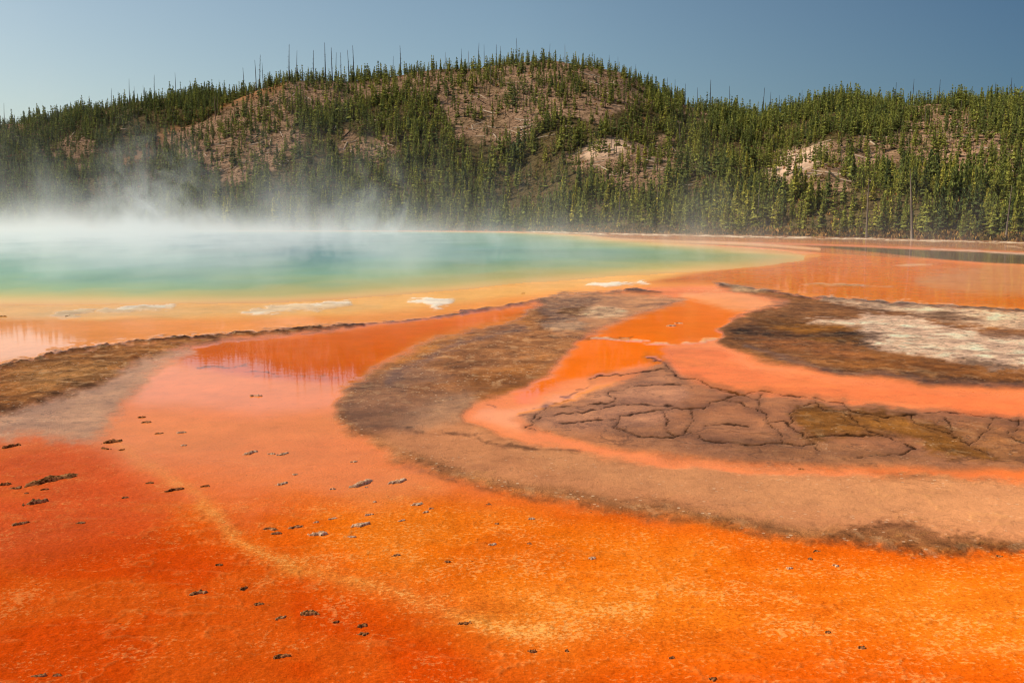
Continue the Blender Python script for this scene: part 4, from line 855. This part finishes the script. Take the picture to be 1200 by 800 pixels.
CR = [  # column, row, length, rise over the length, tone, label
    (15, 523, 22, 4, 'd', 'dark oblong crust at the left edge just below the grey mud'),
    (131, 518, 21, 3, 'd', 'dark crust where the grey mud meets the salmon mat, biggest of its cluster'),
    (123, 526, 9, -2, 'd', 'small curled dark crust just under the cluster by the grey mud'),
    (143, 527, 6, 1, 'd', 'tiny dark crumb right of the cluster by the grey mud'),
    (59, 563, 57, 14, 'd', 'longest dark crust strip, tilted, on the red mat at the left'),
    (43, 589, 29, 5, 't', 'ragged brown crust under the longest dark strip'),
    (6, 568, 15, 2, 'd', 'dark crust sliver cut by the left frame edge beside the longest strip'),
    (19, 572, 14, 3, 't', 'brown crust just left of the foot of the longest strip'),
    (52, 574, 10, 2, 'd', 'small dark sliver directly below the longest strip'),
    (31, 578, 5, 0, 't', 'tiny brown crumb between the longest strip and the ragged brown crust'),
    (25, 614, 19, 3, 't', 'tan crust near the left edge, lowest of the left cluster'),
    (94, 613, 11, 2, 't', 'small tan crust alone right of the left cluster'),
    (205, 574, 20, 4, 'd', 'dark humped crust left of the pale streak'),
    (241, 570, 11, 1, 'd', 'small dark crust lying on the pale streak'),
    (175, 566, 9, 1, 'd', 'small dark crust left of the dark humped one'),
    (147, 583, 8, 1, 't', 'faint tan crust below the small dark one left of the streak'),
    (233, 695, 20, 4, 't', 'two-lobed brown crust on the deep orange mat under the pale streak'),
    (287, 689, 10, 4, 'd', 'small slanted dark crust right of the two-lobed brown crust'),
    (303, 708, 13, 1, 'd', 'round dark crust with pale flecks on the deep orange mat'),
    (329, 724, 11, 4, 't', 'small slanted brown crust left of the wide dark crust'),
    (363, 719, 21, 1, 'd', 'wide flat dark crust on the deep orange mat'),
    (394, 729, 8, 2, 'd', 'small dark lump right of the wide flat dark crust'),
    (329, 769, 19, 4, 'd', 'dark crust with pale ridges near the bottom edge'),
    (47, 792, 18, 3, 't', 'tan crust at the bottom left corner, larger of a pair'),
    (67, 791, 10, 1, 't', 'tan crust at the bottom left corner, smaller of a pair'),
    (257, 662, 9, 1, 'd', 'lone thin dark crust above the two-lobed brown crust'),
    (425, 733, 13, 4, 'd', 'upper of two dark crusts stacked near the bottom middle'),
    (426, 743, 14, 3, 'd', 'lower of two dark crusts stacked near the bottom middle'),
    (545, 731, 17, 2, 'd', 'dark twin-humped crust beside the yellow fleck patch'),
    (624, 763, 9, 1, 'd', 'small dark crust near the bottom right of the twin-humped one'),
    (664, 763, 5, 0, 'd', 'tiny dark crumb right of the small dark bottom crust'),
    (787, 771, 7, 1, 'd', 'small dark crumb on the yellow flecked mat at bottom right'),
    (317, 620, 14, -1, 't', 'thin brown crust, upper of a pair beside the pale streak'),
    (324, 625, 15, 2, 't', 'thin brown crust, lower of a pair beside the pale streak'),
    (346, 618, 17, 3, 't', 'lumpy tan crust left of the long pale sliver'),
    (373, 626, 21, 2, 'p', 'long pale sliver of crust right of the lumpy tan crust'),
    (293, 531, 15, 5, 'p', 'double pale crust high on the salmon mat'),
    (318, 532, 9, 0, 'p', 'small pale crust right of the double pale crust'),
    (332, 532, 12, 3, 'p', 'slanted pale crust at the right of the upper pale row'),
    (330, 567, 13, 3, 'p', 'pale knobbly crust alone in the middle of the salmon mat'),
    (213, 507, 11, 1, 'p', 'pale crust beside the grey mud, right of a smaller one'),
    (186, 508, 9, 1, 't', 'tan crust beside the grey mud, left of the pale one'),
    (215, 522, 7, 0, 'p', 'small pale crumb below the pale crust by the grey mud'),
    (346, 556, 6, 1, 'p', 'pale crumb above right of the knobbly pale crust'),
    (390, 573, 6, 0, 'p', 'pale crumb left of the long curved pale crust'),
    (371, 612, 7, 1, 'p', 'small pale crumb above the long pale sliver'),
    (390, 608, 10, 2, 'p', 'pale pitted crust left of the pale arched crust'),
    (424, 567, 26, 10, 'p', 'long curved pale crust with a knob on its tip'),
    (467, 564, 20, 6, 'p', 'pale forked crust right of the long curved one'),
    (415, 541, 8, 1, 'p', 'pale sliver near the grey channel margin'),
    (488, 591, 13, 3, 'p', 'broad pale crust under the forked one'),
    (432, 603, 11, 1, 'p', 'pale blocky crust above the arched one'),
    (423, 615, 20, 5, 'p', 'pale arched crust with a dark underside'),
    (471, 610, 8, 2, 'p', 'small rounded pale crust below the broad one'),
    (499, 600, 6, 2, 'p', 'small pale crust below right of the broad one, larger of two crumbs'),
    (505, 596, 5, 1, 'p', 'pale crumb below right of the broad one, smaller of two crumbs'),
    (439, 588, 4, 0, 'p', 'pinhead pale crumb between the curved and the blocky crusts'),
    (429, 571, 4, 0, 'p', 'pinhead pale crumb under the long curved crust'),
    (412, 629, 9, 0, 'p', 'flat pale sliver lowest of the pale crusts'),
    (464, 651, 9, 2, 't', 'tan sliver alone below the pale crusts'),
    (577, 638, 10, 2, 'p', 'bright pale crust alone on the flecked orange mat'),
    (623, 608, 8, 1, 'p', 'pale pebble with dark side near the mud edge'),
    (573, 591, 6, 0, 't', 'tan pebble above the bright lone crust, nearest the mud'),
    (582, 614, 5, 0, 't', 'tiny tan pebble between the mud and the bright lone crust'),
    (620, 637, 5, 0, 't', 'tiny tan pebble right of the bright lone crust'),
    (694, 654, 7, 1, 'p', 'pale pebble standing alone mid orange mat'),
    (525, 658, 7, 0, 'd', 'small dark crumb left of the yellow fleck patch'),
    (925, 666, 8, 0, 'p', 'pale pebble on the right orange mat, left of a pair'),
    (980, 663, 7, -2, 'p', 'pale pebble on the right orange mat, right of a pair'),
    (957, 646, 9, 0, 'd', 'dark flat pebble above the right pebble pair'),
    (949, 655, 5, 0, 't', 'tiny tan pebble under the dark flat pebble'),
    (813, 602, 7, 0, 'd', 'dark pebble on the mud edge line'),
    (986, 614, 9, 0, 'd', 'dark pebble on the mud just left of the greenish lump'),
    (1077, 612, 10, -2, 'd', 'dark greenish lump on the tan mud'),
    (842, 560, 8, 0, 'd', 'dark crumb on the tan mud, left of the middle'),
    (941, 584, 9, -1, 'd', 'dark wide crumb on the middle of the tan mud'),
    (939, 550, 6, -1, 'd', 'small dark crumb at the upper edge of the tan mud'),
    (1080, 574, 8, -1, 'd', 'dark crumb on the upper right of the tan mud'),
    (1117, 567, 10, -2, 'd', 'dark streak-like crumb near the right end of the tan mud'),
    (1171, 652, 8, 0, 'd', 'dark crumb below the right end of the mud edge'),
    (970, 741, 7, 0, 'd', 'small brown crumb on the right flecked mat, left of a pair'),
    (1010, 759, 8, 0, 'd', 'small brown crumb on the right flecked mat, right of a pair'),
    (835, 796, 9, 1, 'd', 'dark crumb at the bottom edge right of the middle'),
    (570, 553, 8, 0, 'd', 'dark crumb on the mud near its lower bend'),
    (648, 571, 9, 1, 'd', 'greenish dark crumb on the mud right of its lower bend'),
    (690, 548, 6, 1, 'd', 'dark crumb high on the mud below the salmon ring'),
    (717, 571, 9, 0, 'd', 'flat dark crumb on the mud, right of the greenish one'),
    (166, 489, 9, 1, 'd', 'dark crust speck by the right tip of the grey mud'),
    (171, 495, 12, 1, 't', 'brown twisted crust below the speck by the grey mud'),
    (299, 464, 14, 0, 'p', 'pale thin crust in the wet salmon shallows'),
    (4, 371, 9, 0, 'd', 'dark crust at the left edge by the pool fringe'),
    (80, 371, 10, 1, 'd', 'dark sliver on the left white sinter patch'),
    (613, 344, 4, 0, 'd', 'dark bump in the yellow pool fringe'),
    (787, 382, 12, 0, 'p', 'pale crust bar in the orange basin, upper right'),
    (795, 379, 9, 0, 'p', 'pale crust fleck above the crust bar in the orange basin'),
]
for k, (px, py, ln, rise, tone_, lb) in enumerate(CR):
    x0, y0 = ground(px - ln / 2, py + rise / 2); x1, y1 = ground(px + ln / 2, py - rise / 2)
    L = math.hypot(x1 - x0, y1 - y0); ppm = F / math.hypot(x0, y0)
    lim = ln / ppm * 1.7
    an = math.atan2(y1 - y0, x1 - x0)
    if L > lim: L = lim
    wdt = ln / ppm * random.uniform(.24, .40) + .02; hz = min(.045, max(.012, ln / ppm * .14)) * random.uniform(.85, 1.15)
    me = crust_mesh(L, wdt, hz, 700 + k, {'d': M_CD, 'p': M_CP, 't': M_CT}[tone_], random.uniform(-.35, .35))
    cx0, cy0 = ground(px, py)
    o = link('crust_fragment', me, None, (float(cx0), float(cy0), .004)); o.rotation_euler = (0, 0, an)
    tag(o, lb, 'crust', 'broken crusts lying on the mats')

# ================================================================== steam over the pool
st = N('mat_steam')
ts = st.n('ShaderNodeTexCoord').outputs['Object']
sx, sy, sz = [st.n('ShaderNodeSeparateXYZ', {0: ts}).outputs[i] for i in range(3)]
def mp(scale, loc=(0, 0, 0)): return st.n('ShaderNodeMapping', {'Vector': ts, 'Scale': scale, 'Location': loc}).outputs[0]
plume = st.noise(mp((.075, .03, .0)), 1.0, 3, .6)
wisp = st.noise(mp((.17, .07, .11), (3, 5, 0)), 1.0, 4, .66, 1.2)
veil = st.noise(mp((.13, .045, .04), (9, 2, 0)), 1.0, 3, .6, .5)
drift = st.math('ADD', sx, st.math('MULTIPLY', st.math('SUBTRACT', sy, 60.0), .28))
left = st.math('ADD', st.ramp(drift, 84, -10, .0, .55), st.ramp(drift, 12, -35, 0, .5))
pl1 = st.ramp(st.math('ABSOLUTE', st.math('ADD', sx, 27.0)), 9, 0, 0, 1); pl2 = st.ramp(st.math('ABSOLUTE', st.math('ADD', sx, 72.0)), 13, 0, 0, 1)
pls = st.math('MULTIPLY', st.math('MAXIMUM', pl1, pl2), st.math('MULTIPLY', st.ramp(sy, 150, 190), st.ramp(sy, 250, 220)))
hsc = st.math('ADD', st.math('ADD', .8, st.math('MULTIPLY', pls, 3.4)), st.math('MULTIPLY', st.ramp(plume, .42, .64, 0, 1), st.ramp(drift, 84, 0, 1.3, 3.7)))
zf = st.n('ShaderNodeMath', {0: 2.718, 1: st.math('DIVIDE', st.math('MULTIPLY', sz, -1.0), hsc)}, operation='POWER').outputs[0]
fade = st.math('MULTIPLY', st.ramp(sy, 43, 62, 0.5, 1.0), st.ramp(sy, 292, 325, 1.0, 0.0))
up = st.math('MULTIPLY', zf, st.ramp(wisp, .485, .585, .0, 1.25))
dn = st.math('MULTIPLY', st.math('ADD', st.math('MULTIPLY', up, st.math('ADD', .026, st.math('MULTIPLY', pls, .045))), st.math('MULTIPLY', st.math('MULTIPLY', st.n('ShaderNodeMath', {0: 2.718, 1: st.math('MULTIPLY', sz, -.65)}, operation='POWER').outputs[0], st.ramp(veil, .40, .60, .0, 1)), st.ramp(drift, 30, -25, .012, .040))), st.math('MULTIPLY', left, fade))
dn = st.math('MULTIPLY', dn, st.ramp(sz, 17, 25, 1, 0))
vol = st.n('ShaderNodeVolumePrincipled', {'Color': (1, 1, 1, 1), 'Density': dn, 'Anisotropy': .25}).outputs[0]
M_STEAM = st.out(None, vol)
def box(name, lo, hi, mat):
    v = np.array([(x, y, z) for x in (lo[0], hi[0]) for y in (lo[1], hi[1]) for z in (lo[2], hi[2])], float)
    f = np.array([[0, 1, 3, 2], [4, 6, 7, 5], [0, 4, 5, 1], [2, 3, 7, 6], [0, 2, 6, 4], [1, 5, 7, 3]])
    return link(name, mesh_from(name, v, f, [mat]))
M_STEAM.cycles.volume_step_rate = .55 if hasattr(M_STEAM, 'cycles') else 1
tag(box('steam', (-280, 42, .03), (48, 342, 26), M_STEAM), 'white steam drifting off the hot spring', 'steam', kind='stuff')
